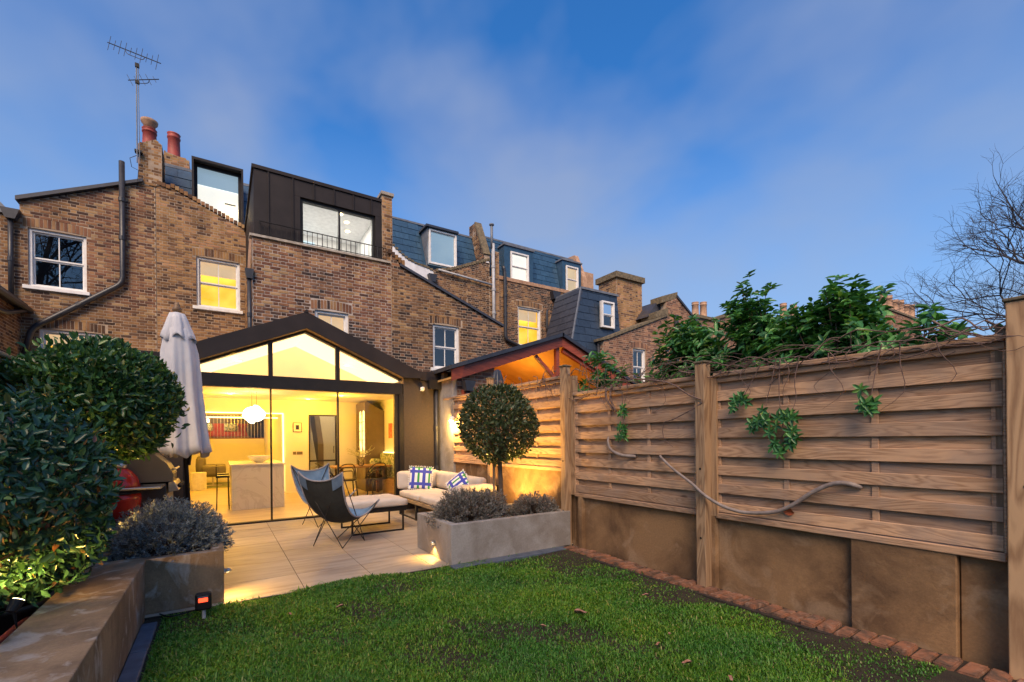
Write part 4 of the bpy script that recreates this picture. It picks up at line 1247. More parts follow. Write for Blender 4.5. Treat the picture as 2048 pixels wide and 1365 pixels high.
# ================================================================== rooms behind the glass
M['in_wall'] = mat('warm_white_wall', (0.80, 0.78, 0.74), (0.76, 0.74, 0.70), 0.85, scale=2)
M['in_floor'] = wood('pale_floor', (0.58, 0.50, 0.40), (0.47, 0.39, 0.30), 'X', 0.4, 9, world=True)
M['marble'] = None
def marble():
    m, t, b = newmat('marble')
    b.inputs['Roughness'].default_value = 0.2
    n = noise(t, 0.9, 4, 0.6, dist=1.6)
    c = ramp(t, [(0.47, (0.80, 0.78, 0.74)), (0.495, (0.70, 0.675, 0.63)), (0.515, (0.80, 0.78, 0.74))], n.outputs[0]).outputs[0]
    t.links.new(c, b.inputs['Base Color'])
    return m
M['marble'] = marble()
M['cabinet'] = mat('taupe_cabinet', (0.16, 0.125, 0.085), (0.14, 0.11, 0.075), 0.5, scale=3)
def room(name, mb, m='in_wall'):
    return tag(mb.build(name, M[m]), kind='structure')
YG, YW, YD, CZ = 10.3, 13.6, 19.4, 2.50       # vault end, kitchen back wall, far wall, flat ceiling
room('floor', MB().box(-1.44, 4.2, YE + .09, YD + .3, -0.02, 0.0), 'in_floor')
room('wall_left', MB().box(-1.50, -1.38, YE + .26, YC, 0, 2.655).box(-1.50, -1.38, YC, YD, 0, 2.8))
room('wall_right', MB().box(3.86, 4.0, YE + .26, YW, 0, 2.6))
vx0, vx1 = -0.80, 3.44
room('ceiling_vault', MB().prism([(ax, gz - .05), (vx1, gz - .05 - sl_r * (vx1 - ax)), (vx1, gz - .02 - sl_r * (vx1 - ax)), (ax, gz - .02)], 'Y', YE + .10, YG)
     .prism([(ax, gz - .05), (ax, gz - .02), (vx0, gz - .02 - sl_r * (ax - vx0)), (vx0, gz - .05 - sl_r * (ax - vx0))], 'Y', YE + .10, YG))
room('wall_gable', MB().prism([(-1.4, CZ - .02), (3.9, CZ - .02), (3.9, 2.55), (ax, gz + .05), (-1.4, 2.55)], 'Y', YG, YG + .1))
room('ceiling', MB().box(-1.44, 3.9, YG + .1, YW + .1, CZ, CZ + .08).box(-1.44, 1.42, YW + .1, YD, 2.72, 2.8).box(-1.44, -.6, YE + .26, YG + .1, 2.66, 2.7).box(3.3, 3.9, YE + .26, YG + .1, 2.52, 2.6))
# back wall of the kitchen: portal to the deep room on the left, stair door on the right
room('wall_back', MB().box(1.42, 2.06, YW, YW + .12, 0, CZ).box(2.80, 3.95, YW, YW + .12, 0, CZ).box(2.06, 2.80, YW, YW + .12, 2.12, CZ).box(-1.44, 1.42, YW, YW + .12, 2.16, CZ))
room('wall_far', MB().box(-1.5, 1.6, YD, YD + .1, 0, 1.52).box(-1.5, 1.6, YD, YD + .1, 2.36, 2.8).box(1.40, 1.55, YW + .12, YD, 0, 2.8))
room('upper_room', MB().box(-1.5, 2.4, YD + 1.6, YD + 1.7, 1.3, 3.0).box(-1.5, 2.4, YD + .1, YD + 1.6, 1.45, 1.5).box(-1.5, 2.4, YD + .1, YD + 1.6, 2.7, 2.75), 'cabinet')
room('stair_hall', MB().box(1.56, 3.4, YW + 2.0, YW + 2.1, 0, 2.7).box(3.3, 3.4, YW + .12, YW + 2.0, 0, 2.7).box(1.56, 3.4, YW + .12, YW + 2.1, 2.6, 2.68))
WARM = (1.0, 0.47, 0.025)
# LED-lit portal frame
ledp = empty('portal_light', 'thin glowing LED strip framing the opening in the kitchen back wall', 'light', (0, YW, 2.1))
for (a, b, c_, d) in ((-1.3, 1.44, 2.12, 2.15), (1.41, 1.44, 0.05, 2.12), (-1.3, 1.30, 2.00, 2.03)):
    MB().box(a, b, YW - .02, YW - .004, c_, d).build('led_strip', M['led'], ledp)
lp = empty('gable_glow', 'sloping ceiling band behind the gable glass, its brightness put in as white glow', 'light', (ax, YE + .5, 3.3))  # ceiling strip made to glow itself, in place of hidden LEDs lighting it
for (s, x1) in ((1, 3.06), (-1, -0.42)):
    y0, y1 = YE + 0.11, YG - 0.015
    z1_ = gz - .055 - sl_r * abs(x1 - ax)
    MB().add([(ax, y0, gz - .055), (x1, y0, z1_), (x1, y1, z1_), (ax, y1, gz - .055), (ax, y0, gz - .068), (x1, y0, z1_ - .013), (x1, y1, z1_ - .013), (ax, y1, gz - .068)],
             [(0, 1, 2, 3), (4, 5, 6, 7), (0, 1, 5, 4), (1, 2, 6, 5), (2, 3, 7, 6), (3, 0, 4, 7)]).build('glowing_ceiling', M['ceiling_glow'], lp)
for (x, y, e) in ((0.3, 9.7, 8), (2.2, 9.7, 8), (1.95, 12.9, 28), (2.5, 11.6, 30), (0.2, 12.2, 44)):
    d = empty('ceiling_downlight', {0.3: 'recessed downlight over the left glass door', 2.2: 'recessed downlight over the right glass door', 1.95: 'recessed downlight washing the wall above the framed picture', 2.5: 'recessed downlight over the dining table', 0.2: 'recessed downlight over the marble island'}[x], 'light', (x, y, CZ - .01), 'kitchen downlights')
    zz = CZ - .012 if y > YG else gz - .09 - sl_r * abs(x - ax)
    MB().lathe([(0.05, 0), (0.05, 0.010)], (x, y, zz), 14).build('lens', M['bulb'], d)
    MB().lathe([(0.065, 0), (0.065, 0.008), (0.052, 0.008)], (x, y, zz + .003), 14).build('trim_ring', M['white'], d)
    lamp('downlight_glow', 'POINT', (x, y, zz - .12), e, WARM, d, 0.08)
dl = empty('ceiling_downlight', 'recessed downlight in the deep living room beyond the portal', 'light', (0.2, 16.5, 2.7), 'kitchen downlights')
MB().lathe([(0.05, 0), (0.05, 0.010)], (0.2, 16.5, 2.70), 14).build('lens', M['bulb'], dl)
lamp('downlight_glow', 'POINT', (0.2, 16.5, 2.5), 90, WARM, dl, 0.1)
dl = empty('stair_light', 'small lamp lighting the stairs beyond the doorway', 'light', (2.9, YW + 1.1, 2.6), 'kitchen downlights')
MB().lathe([(0.05, 0), (0.05, 0.010)], (2.9, YW + 1.1, 2.585), 14).build('lens', M['bulb'], dl)
lamp('downlight_glow', 'POINT', (2.9, YW + 1.1, 2.4), 9, (1.0, .68, .3), dl, 0.08)
dl = empty('upper_room_lamp', 'low table lamp glowing in the raised room behind the railing', 'lamp', (-0.5, YD + 1.0, 1.5))
MB().lathe([(0.12, 0), (0.12, .12), (0.09, .14)], (-0.45, YD + .9, 2.12), 14).build('lamp_shade', M['bulb'], dl)
MB().tube([(-.45, YD + .9, 1.5), (-.45, YD + .9, 2.12)], .015, 6).build('lamp_stem', M['black'], dl)
lamp('lamp_glow', 'POINT', (-0.1, YD + .6, 2.4), 12, (1.0, .62, .25), dl, 0.1)

# ================================================================== neighbour's timber gable
NG = empty('timber_garden_room', 'neighbouring garden room with red stained timber gable and orange lit ceiling', 'extension', (6.5, 8.1, 0))
ga, gl, gr = (6.54, 3.72), (3.80, 2.78), (9.20, 2.60)
y = 8.1
sR = (ga[1] - gr[1]) / (gr[0] - ga[0])
sLf = (ga[1] - gl[1]) / (ga[0] - gl[0])
for (p, q, nm) in ((gl, ga, 'bargeboard'), (ga, gr, 'bargeboard')):
    MB().prism([(p[0], p[1] - .24), (q[0], q[1] - .24), (q[0], q[1] - .02), (p[0], p[1] - .02)], 'Y', y - 0.05, y).build(nm, M['redwood'], NG)
    MB().prism([(p[0] - .04, p[1] - .018), (q[0], q[1] - .018), (q[0], q[1] + .06), (p[0] - .04, p[1] + .06)], 'Y', y - 0.12, YC - .1).build('roof_slope', M['slate_dark'], NG)
    MB().prism([(p[0], p[1] - .20), (q[0], q[1] - .20), (q[0], q[1] - .16), (p[0], p[1] - .16)], 'Y', y + 0.01, YC - .2).build('boarded_ceiling', M['orange_board'], NG)
MB().beam((6.45, y + .05, 2.4), (6.45, y + .05, 3.5), 0.09, 0.09).build('king_post', M['redwood'], NG)
MB().beam((6.40, y + .05, 2.75), (5.85, y + .05, 3.22), 0.07, 0.07).build('strut', M['redwood'], NG)
MB().beam((6.62, y + .05, 3.42), (8.9, y + .05, 2.50), 0.08, 0.12).build('rafter', M['redwood'], NG)
MB().box(4.05, 9.1, y - .02, y + .06, 2.28, 2.38).build('tie_beam', M['redwood'], NG)
MB().prism([(4.0, 1.0), (9.2, 1.0), (9.2, 2.6), (6.54, 3.5), (4.0, 2.66)], 'Y', YC - .3, YC - .2).build('back_wall', M['orange_board'], NG)
MB().box(9.1, 9.2, y, YC - .2, 0, 2.6).build('side_wall', M['orange_board'], NG)
MB().box(3.885, 3.975, y + .13, YC - .03, 0, 2.6).build('party_wall', M['planter'], NG)
brick_wall(NG, 'Y-', y + .12, [(3.98, 0.0), (4.85, 0.0), (4.85, 2.95), (3.98, 2.66)], (), 'brick_far', depth=.1, arches=False)
MB().prism([(4.06, 2.35), (4.20, 2.35), (4.26, 2.55), (4.02, 2.55)], 'Y', y - .16, y + .02).build('rain_hopper', M['pipe'], NG)
pipe(NG, bend([(4.13, y - .07, 2.36), (4.13, y - .07, 2.15), (4.6, y - .07, 1.98)], .08), 0.045)
lamp('downlight_glow', 'POINT', (6.3, y + 1.6, 2.5), 55, (1.0, 0.46, 0.07), NG, 0.1)
pu = empty('closed_parasol', 'top of a closed black garden parasol beyond the fence post', 'parasol', (4.13, 6.9, 0))
pm = MB()
prof = [(0.02, 2.62), (0.06, 2.60), (0.10, 2.45), (0.15, 2.2), (0.165, 1.9), (0.12, 1.4)]
k0 = len(pm.v)
for (r_, z) in prof:
    for j in range(24):
        t = 2 * math.pi * j / 24
        rr = r_ * (1 + 0.16 * math.cos(6 * t))
        pm.v.append((4.13 + rr * math.cos(t), 6.9 + rr * math.sin(t), z))
for i in range(len(prof) - 1):
    for j in range(24):
        pm.f.append((i * 24 + j, i * 24 + (j + 1) % 24, (i + 1) * 24 + (j + 1) % 24, (i + 1) * 24 + j))
pm.f.append(tuple(range(24)))
pm.build('canopy', M['pipe'], pu, True)
MB().tube([(4.13, 6.9, 0), (4.13, 6.9, 1.5)], 0.03, 8).build('pole', M['black'], pu)
# ================================================================== TV aerial on the chimney
AE = empty('tv_aerial', 'tall roof television aerial with two spiny arrays on a mast beside the red chimney pots', 'aerial', (-1.80, YB - 0.15, 9.0))
ya = YB - 0.15
MB().tube([(-1.805, ya, 8.9), (-1.80, ya, 11.55)], 0.016, 6).build('mast', M['lead'], AE)
MB().tube([(-1.75, ya, 8.9), (-1.765, ya, 11.5)], 0.010, 6).build('mast_strut', M['lead'], AE)
MB().box(-1.83, -1.74, ya - .03, ya + .03, 11.46, 11.56).build('clamp', M['black'], AE)
MB().box(-1.83, -1.74, ya - .03, ya + .03, 11.02, 11.10).build('clamp', M['black'], AE)
def array(p0, p1, n, up, name):
    p0, p1 = Vector(p0), Vector(p1)
    m = MB().tube([p0, p1], 0.012, 6)
    b = m.build(name, M['black'], AE)
    for i in range(n):
        p = p0.lerp(p1, (i + .3) / n)
        h = 0.20 * (1 - 0.35 * math.sin(i * 1.9)) * (1.25 if i < 2 else 1)
        d = Vector(up) * h
        MB().tube([p - d, p + d], 0.006, 5).build('rod', M['black'], b)
    dp = Vector((0, 0, -.10))
    MB().tube(bend([p0.lerp(p1, .32), p0.lerp(p1, .36) + dp, p0.lerp(p1, .66) + dp, p0.lerp(p1, .70)], .06), 0.008, 5).build('support_arm', M['black'], b)
array((-2.42, ya + .25, 12.02), (-1.25, ya - .35, 11.55), 10, (0.10, 0.25, 0.96), 'upper_array')
array((-2.0, ya + .2, 11.16), (-1.30, ya - .3, 11.14), 5, (-0.3, 0.4, 0.75), 'lower_array')
MB().tube([(-1.80, ya, 9.1), (-1.95, ya - .05, 8.95), (-1.92, ya, 8.75), (-1.78, ya, 8.7), (-1.80, ya, 8.4)], 0.008, 5).build('cable', M['black'], AE)
MB().box(-1.86, -1.70, ya, ya + .14, 9.2, 9.26).build('bracket', M['black'], AE)

# ================================================================== garden parasol, barbecues
PA = empty('garden_parasol', 'tall closed off white garden parasol with wooden finial by the glass doors', 'parasol', (-0.33, 7.3, 0))
pt = lambda z: Vector((-0.33 - 0.13 * (z / 3.2), 7.3, z))
MB().tube([pt(0.05), pt(3.06)], 0.026, 10).build('pole', M['black'], PA, True)
MB().lathe([(0.28, 0), (0.28, 0.05), (0.06, 0.07), (0.05, 0.3)], (-0.33, 7.3, 0.002), 20).build('base', M['black'], PA, True)
M['canvas'] = mat('parasol_canvas', (0.60, 0.59, 0.60), (0.52, 0.51, 0.53), 0.9, scale=5, bmp=0.12, bscale=30)
def drape(zs, rs, fold, nf, seed, n=72, swirl=0.5):
    mb = MB()
    r0 = random.Random(seed)
    ph = [r0.uniform(0, 6.28) for _ in range(4)]
    k = len(zs)
    for i, (z, r_) in enumerate(zip(zs, rs)):
        t_ = i / (k - 1)
        c = pt(z)
        for j in range(n):
            a = 2 * math.pi * j / n
            am = fold * t_
            rr = r_ * (1 + am * math.sin(nf * a + ph[0] + swirl * t_) + am * .45 * math.sin((nf * 2 + 1) * a + ph[1] + 1.3 * t_))
            zz = z + (0.035 * math.sin(nf * a + ph[2]) + 0.02 * math.sin(3 * a + ph[3])) * (t_ ** 4)
            mb.v.append((c.x + rr * math.cos(a), c.y + rr * math.sin(a), zz))
    for i in range(k - 1):
        for j in range(n):
            mb.f.append((i * n + j, i * n + (j + 1) % n, (i + 1) * n + (j + 1) % n, (i + 1) * n + j))
    return mb
cano = drape([2.90, 2.84, 2.70, 2.55, 2.3, 2.05, 1.8, 1.55, 1.35, 1.24], [0.10, 0.15, 0.17, 0.195, 0.205, 0.205, 0.215, 0.225, 0.235, 0.245], 0.20, 7, 3).build('canopy', M['canvas'], PA, True)
MB_top = drape([3.08, 3.06, 2.98, 2.88, 2.78, 2.72], [0.03, 0.085, 0.115, 0.145, 0.175, 0.185], 0.12, 6, 5).build('top_tier', M['canvas'], PA, True)
for o in (cano, MB_top):
    m_ = o.modifiers.new('Thick', 'SOLIDIFY')
    m_.thickness = 0.004
MB().lathe([(0.02, 0), (0.05, 0.02), (0.055, 0.05), (0.03, 0.08), (0.035, 0.1), (0.015, 0.14)], tuple(pt(3.075)), 14).build('finial', M['table_wood'], PA, True)
MB().tube([pt(1.10) + Vector((.03, -.02, 0)), pt(1.24) + Vector((.05, -.03, 0))], 0.02, 8).build('crank_housing', M['black'], PA)

M['red_glaze'] = mat('red_glaze', (0.42, 0.030, 0.018), (0.33, 0.022, 0.014), 0.18, scale=30, bmp=0.1, bscale=90)
M['steel'] = mat('brushed_steel', (0.58, 0.55, 0.50), (0.48, 0.46, 0.43), 0.28, 0.9, scale=3, sc3=(1, 1, 12))
M['grey_enamel'] = mat('grey_enamel', (0.085, 0.075, 0.065), (0.07, 0.06, 0.052), 0.4, scale=4)
KA = empty('kamado_grill', 'red glazed egg shaped ceramic barbecue among the left hand shrubs', 'barbecue', (-1.08, 7.6, 0.2))
kc = (-1.08, 7.6, 0)
MB().lathe([(0.10, 0.40), (0.17, 0.44), (0.205, 0.56), (0.215, 0.68), (0.212, 0.755)], kc, 28).build('base_bowl', M['red_glaze'], KA, True)
MB().lathe([(0.212, 0.80), (0.205, 0.86), (0.175, 0.96), (0.115, 1.04), (0.06, 1.075), (0.0, 1.08)], kc, 28).build('dome_lid', M['red_glaze'], KA, True)
MB().lathe([(0.214, 0.748), (0.224, 0.752), (0.224, 0.776), (0.214, 0.778)], kc, 28).build('steel_band', M['black'], KA)
MB().lathe([(0.214, 0.782), (0.224, 0.784), (0.222, 0.808), (0.210, 0.81)], kc, 28).build('steel_band', M['black'], KA)
MB().lathe([(0.065, 1.07), (0.075, 1.08), (0.075, 1.12), (0.05, 1.14), (0.0, 1.14)], kc, 18).build('vent_cap', M['steel'], KA, True)
MB().tube(bend([(-0.89, 7.45, 0.80), (-0.81, 7.42, 0.80), (-0.77, 7.55, 0.80), (-0.87, 7.62, 0.80)], .04), 0.014, 8).build('handle', M['teak'], KA)
for dx in (-.17, .17):
    for dy in (-.17, .17):
        MB().tube([(-1.08 + dx, 7.6 + dy, 0.2), (-1.08 + dx * .9, 7.6 + dy * .9, 0.5)], 0.014, 6).build('stand_leg', M['black'], KA)
GB = empty('gas_barbecue', 'stainless steel hooded gas barbecue beside the closed parasol', 'barbecue', (-0.80, 8.1, 0.2))
g = MB().box(-1.10, -0.62, 7.75, 8.55, 0.22, 0.84)
bev(g.build('cabinet', M['grey_enamel'], GB), 0.01, 2)
for k in range(2):
    bev(MB().box(-0.618, -0.60, 7.77 + k * .39, 8.14 + k * .39, 0.25, 0.70).build('cabinet_door', M['steel'], GB), 0.006, 1)
hood = [(-1.12, 0.86), (-0.56, 0.86), (-0.55, 0.96), (-0.62, 1.10), (-0.76, 1.24), (-0.92, 1.26), (-1.08, 1.16)]
bev(MB().prism(hood, 'Y', 7.76, 8.54).build('hood', M['grey_enamel'], GB), 0.015, 2)
MB().prism([(p[0] + (.012 if p[0] > -.9 else 0), p[1] + .006) for p in hood], 'Y', 7.735, 7.755).build('hood_end', M['grey_enamel'], GB)
MB().tube([(-0.53, 7.82, 1.03), (-0.53, 8.48, 1.03)], 0.016, 10).build('hood_handle', M['steel'], GB)
bev(MB().prism([(-0.60, 0.72), (-0.48, 0.74), (-0.53, 0.86), (-0.60, 0.86)], 'Y', 7.76, 8.54).build('control_panel', M['steel'], GB), 0.006, 1)
for k in range(4):
    yk = 7.87 + k * .18
    MB().tube([(-0.505, yk, 0.80), (-0.455, yk, 0.785)], 0.026, 12).build('knob', M['black'], GB)
bev(MB().box(-1.08, -0.64, 7.36, 7.74, 0.80, 0.83).build('side_shelf', M['steel'], GB), 0.006, 1)

# ================================================================== patio furniture
M['denim'] = None
def denim(name, c_out, c_in):
    m, t, b = newmat(name)
    b.inputs['Roughness'].default_value = 0.9
    g = N(t, 'ShaderNodeNewGeometry')
    n = noise(t, 7, 5, 0.6)
    a = mixc(t, g.outputs['Backfacing'], c_out, c_in)
    d = ramp(t, [(0.3, (0.75, 0.75, 0.75)), (0.7, (1.2, 1.2, 1.2))], n.outputs[0]).outputs[0]
    t.links.new(mixc(t, 1.0, a, d, 'MULTIPLY'), b.inputs['Base Color'])
    n2 = noise(t, 9, 3, 0.5, dist=1.2)
    bump(t, b, n2.outputs[0], 0.5, 0.02)
    return m
M['denim'] = denim('canvas_seat', (0.020, 0.022, 0.021), (0.13, 0.23, 0.36))
M['trim'] = mat('canvas_trim', (0.34, 0.32, 0.33), (0.25, 0.24, 0.26), 0.9, scale=20)
M['wire'] = mat('dark_wire', (0.055, 0.05, 0.048), (0.035, 0.032, 0.03), 0.4, 0.6, scale=10)
def butterfly(c, face, label):
    ch = empty('butterfly_chair', label, 'chair', (c[0], c[1], 0), 'butterfly chairs')
    f = Vector((face[0], face[1], 0)).normalized()
    r_ = Vector((f.y, -f.x, 0))
    P = lambda x, y, z: Vector((c[0], c[1], 0)) + r_ * x + f * y + Vector((0, 0, z))
    top = {'BL': P(-.34, -.36, .99), 'BR': P(.34, -.36, .99), 'FL': P(-.36, .38, .56), 'FR': P(.36, .38, .56)}
    ft = {'BL': P(-.23, -.23, .012), 'BR': P(.23, -.23, .012), 'FL': P(-.23, .23, .012), 'FR': P(.23, .23, .012)}
    for (t_, a_, b_) in (('BL', 'BR', 'FL'), ('BR', 'BL', 'FR'), ('FR', 'BR', 'FL'), ('FL', 'BL', 'FR')):
        for k in (a_, b_):
            d = (top[t_] - ft[k]) * .04
            MB().tube([top[t_], top[t_].lerp(ft[k], .5), ft[k] + d * .5, ft[k]], 0.0065, 6).build('frame_rod', M['wire'], ch, True)
    # canvas: edge curve and centre curve blended
    nu, nv = 25, 31
    ctr = [(-.39, .885), (-.355, .72), (-.27, .50), (-.13, .335), (.02, .285), (.17, .31), (.30, .37), (.38, .42)]
    edg = [(-.36, 1.0, .345), (-.335, .83, .33), (-.25, .60, .305), (-.11, .43, .285), (.04, .375, .28), (.18, .40, .30), (.30, .47, .335), (.385, .565, .365)]
    def cur(pts, v):
        x = v * (len(pts) - 1)
        i = min(int(x), len(pts) - 2)
        t = x - i
        q = [pts[max(i - 1, 0)], pts[i], pts[i + 1], pts[min(i + 2, len(pts) - 1)]]
        return [0.5 * ((2 * b) + (-a + d) * t + (2 * a - 5 * b + 4 * d - e) * t * t + (-a + 3 * b - 3 * d + e) * t ** 3) for a, b, d, e in zip(*q)]
    mb = MB()
    rim = []
    for j in range(nv):
        v = j / (nv - 1)
        cy_, cz_ = cur(ctr, v)
        ey, ez, ew = cur(edg, v)
        for i in range(nu):
            u = -1 + 2 * i / (nu - 1)
            k = abs(u) ** 2.4
            mb.v.append(tuple(P(u * ew, cy_ + (ey - cy_) * k, cz_ + (ez - cz_) * k)))
    for j in range(nv - 1):
        for i in range(nu - 1):
            a = j * nu + i
            mb.f.append((a, a + nu, a + nu + 1, a + 1))
    me = bpy.data.meshes.new('sling_seat')
    me.from_pydata(mb.v, [], mb.f)
    smooth(me)
    sling = obj('sling_seat', me, M['denim'], ch)
    vs = [Vector(q) for q in mb.v]
    loop = [vs[i] for i in range(nu)] + [vs[j * nu + nu - 1] for j in range(1, nv)] + [vs[(nv - 1) * nu + i] for i in range(nu - 2, -1, -1)] + [vs[j * nu] for j in range(nv - 2, -1, -1)]
    MB().tube(loop, 0.011, 6).build('edge_binding', M['trim'], sling, True)
    for sgn in (-1, 1):                                      # corner pockets over the frame
        for (jj, nm) in ((0, .99), (nv - 1, .56)):
            rows = range(0, 5) if jj == 0 else range(nv - 5, nv)
            pm = MB()
            ii = range(nu - 6, nu) if sgn > 0 else range(0, 6)
            L = list(ii)
            for j in rows:
                for i in L:
                    p = vs[j * nu + i]
                    out = (-f if jj == 0 else Vector((0, 0, -1))) * 0.008
                    pm.v.append(tuple(p + out))
            k = len(L)
            for j in range(4):
                for i in range(k - 1):
                    keep = (i + (j if sgn < 0 else -j)) if False else True
                    pm.f.append((j * k + i, j * k + i + 1, (j + 1) * k + i + 1, (j + 1) * k + i))
            pm.build('corner_pocket', M['pocket'], sling, True)
    return ch
M['pocket'] = mat('pocket_canvas', (0.10, 0.16, 0.25), (0.08, 0.12, 0.19), 0.9, scale=12)
butterfly((1.35, 6.45), (.77, .63), 'charcoal canvas butterfly chair seen from behind on the patio')
butterfly((1.44, 8.12), (.37, -.93), 'blue canvas butterfly chair behind the dark one, close to the glass doors')

M['cushion'] = mat('cream_cushion', (0.60, 0.53, 0.46), (0.52, 0.45, 0.39), 0.95, scale=6, bmp=0.2, bscale=9)
def cushion(parent, x0, x1, y0, y1, z0, z1, puff=0.03, name='cushion', m='cushion', n=10, rot=None, at=None):
    """a soft pillow-edged box"""
    mb = MB()
    cx_, cy_, cz_ = (x0 + x1) / 2, (y0 + y1) / 2, (z0 + z1) / 2
    bm = bmesh.new()
    bmesh.ops.create_cube(bm, size=2)
    bmesh.ops.subdivide_edges(bm, edges=bm.edges, cuts=n, use_grid_fill=True)
    hx, hy, hz = (x1 - x0) / 2, (y1 - y0) / 2, (z1 - z0) / 2
    mn = min(hx, hy, hz)
    e = mn * 0.75
    for v in bm.verts:
        p = [v.co.x * hx, v.co.y * hy, v.co.z * hz]
        h = (hx, hy, hz)
        # round the edges
        core = [max(-h[i] + e, min(h[i] - e, p[i])) for i in range(3)]
        d = Vector(p) - Vector(core)
        if d.length > 1e-6: d = d.normalized() * min(d.length, e)
        q = Vector(core) + d
        sag = puff * (1 - v.co.x ** 2) * (1 - v.co.y ** 2) if hz == mn else (puff * (1 - v.co.z ** 2) * (1 - (v.co.x if hy == mn else v.co.y) ** 2))
        wob = 0.006 * math.sin(q.x * 17 + cx_ * 9) * math.sin(q.y * 13 + cy_ * 7 + q.z * 11)
        if hz == mn: q.z += (sag + wob) * (1 if v.co.z > 0 else -.2)
        elif hy == mn: q.y += (sag + wob) * (1 if v.co.y > 0 else -1)
        else: q.x += (sag + wob) * (1 if v.co.x > 0 else -1)
        if rot is not None: q = rot @ q
        v.co = q + Vector(at if at is not None else (cx_, cy_, cz_))
    me = bpy.data.meshes.new(name)
    bm.to_mesh(me)
    bm.free()
    smooth(me)
    return obj(name, me, M[m], parent)
OT = empty('footstool', 'low black metal footstool with a cream cushion in front of the chairs', 'footstool', (2.0, 7.23, 0))
for y_ in (6.89, 7.58):
    m_ = MB()
    m_.box(1.61, 2.40, y_ - .012, y_ + .012, 0.0, 0.024)
    m_.box(1.61, 1.634, y_ - .012, y_ + .012, 0.0241, 0.31)
    m_.box(2.376, 2.40, y_ - .012, y_ + .012, 0.0241, 0.31)
    m_.build('leg_frame', M['black'], OT)
MB().box(1.58, 2.43, 6.86, 7.61, 0.31, 0.375).build('top_frame', M['black'], OT)
cushion(OT, 1.55, 2.46, 6.82, 7.64, 0.376, 0.495, 0.02, 'seat_cushion')
SO = empty('garden_sofa', 'corner garden sofa with cream cushions against the fence and the house pier', 'sofa', (3.3, 7.5, 0))
so_ = MB()
so_.box(2.84, 3.76, 6.28, 6.34, 0.27, 0.33)
so_.box(2.84, 3.76, 8.56, 8.62, 0.27, 0.33)
so_.box(2.84, 2.89, 6.34, 8.56, 0.27, 0.33)
so_.box(3.71, 3.76, 6.34, 8.56, 0.27, 0.33)
bev(so_.build('teak_frame', M['teak'], SO), 0.006, 1)
for k in range(11):
    y_ = 6.42 + k * .2
    MB().box(2.89, 3.71, y_, y_ + .08, 0.30, 0.318).build('seat_slat', M['teak'], SO)
for (x_, y_) in ((2.86, 8.37), (2.86, 7.55), (2.86, 6.45), (3.72, 8.4), (3.72, 6.45)):
    MB().box(x_ - .022, x_ + .022, y_ - .022, y_ + .022, 0, 0.27).build('leg', M['black'], SO)
MB().box(2.845, 2.875, 7.57, 8.35, 0.0, .02).build('floor_bar', M['black'], SO)
MB().box(2.85, 3.78, 8.63, 8.66, 0.30, 0.72).build('back_frame', M['black'], SO)
MB().box(3.765, 3.79, 6.3, 8.62, 0.30, 0.66).build('back_frame', M['black'], SO)
MB().box(2.9, 3.78, 6.22, 6.25, 0.28, 0.56).build('back_frame', M['black'], SO)
cushion(SO, 2.85, 3.62, 7.46, 8.46, 0.325, 0.45, 0.015, 'seat_cushion')
cushion(SO, 2.85, 3.62, 6.42, 7.45, 0.325, 0.45, 0.015, 'seat_cushion')
cushion(SO, 2.85, 3.70, 8.44, 8.60, 0.45, 0.80, 0.02, 'back_cushion')
cushion(SO, 3.58, 3.75, 7.55, 8.44, 0.45, 0.78, 0.02, 'back_cushion')
cushion(SO, 3.58, 3.75, 6.60, 7.50, 0.45, 0.76, 0.02, 'back_cushion')
cushion(SO, 2.98, 3.74, 6.26, 6.44, 0.50, 0.68, 0.015, 'back_cushion')
def gingham():
    m, t, b = newmat('check_fabric')
    b.inputs['Roughness'].default_value = 0.9
    tcn = N(t, 'ShaderNodeTexCoord')
    sp = N(t, 'ShaderNodeSeparateXYZ')
    t.links.new(tcn.outputs['UV'], sp.inputs[0])
    def band(sock, stops):
        return ramp(t, stops, sock, 'CONSTANT').outputs[0]
    W_, G_, B_ = (0, 0, 0), (0.5, 0.5, 0.5), (1, 1, 1)
    st = [(0.0, W_), (0.10, B_), (0.24, W_), (0.36, G_), (0.46, W_), (0.58, B_), (0.72, W_), (0.84, G_), (0.93, W_)]
    u = band(sp.outputs[0], st)
    v = band(sp.outputs[1], [(0.0, W_), (0.14, B_), (0.28, W_), (0.50, W_), (0.70, B_), (0.84, W_), (0.93, G_)])
    cs = [(0.0, (0.80, 0.78, 0.74)), (0.25, (0.03, 0.30, 0.07)), (0.75, (0.055, 0.07, 0.42))]
    mx = N(t, 'ShaderNodeMath', operation='MAXIMUM')
    t.links.new(u, mx.inputs[0])
    t.links.new(v, mx.inputs[1])
    c = ramp(t, cs, mx.outputs[0], 'CONSTANT').outputs[0]
    t.links.new(c, b.inputs['Base Color'])
    return m
M['check'] = gingham()
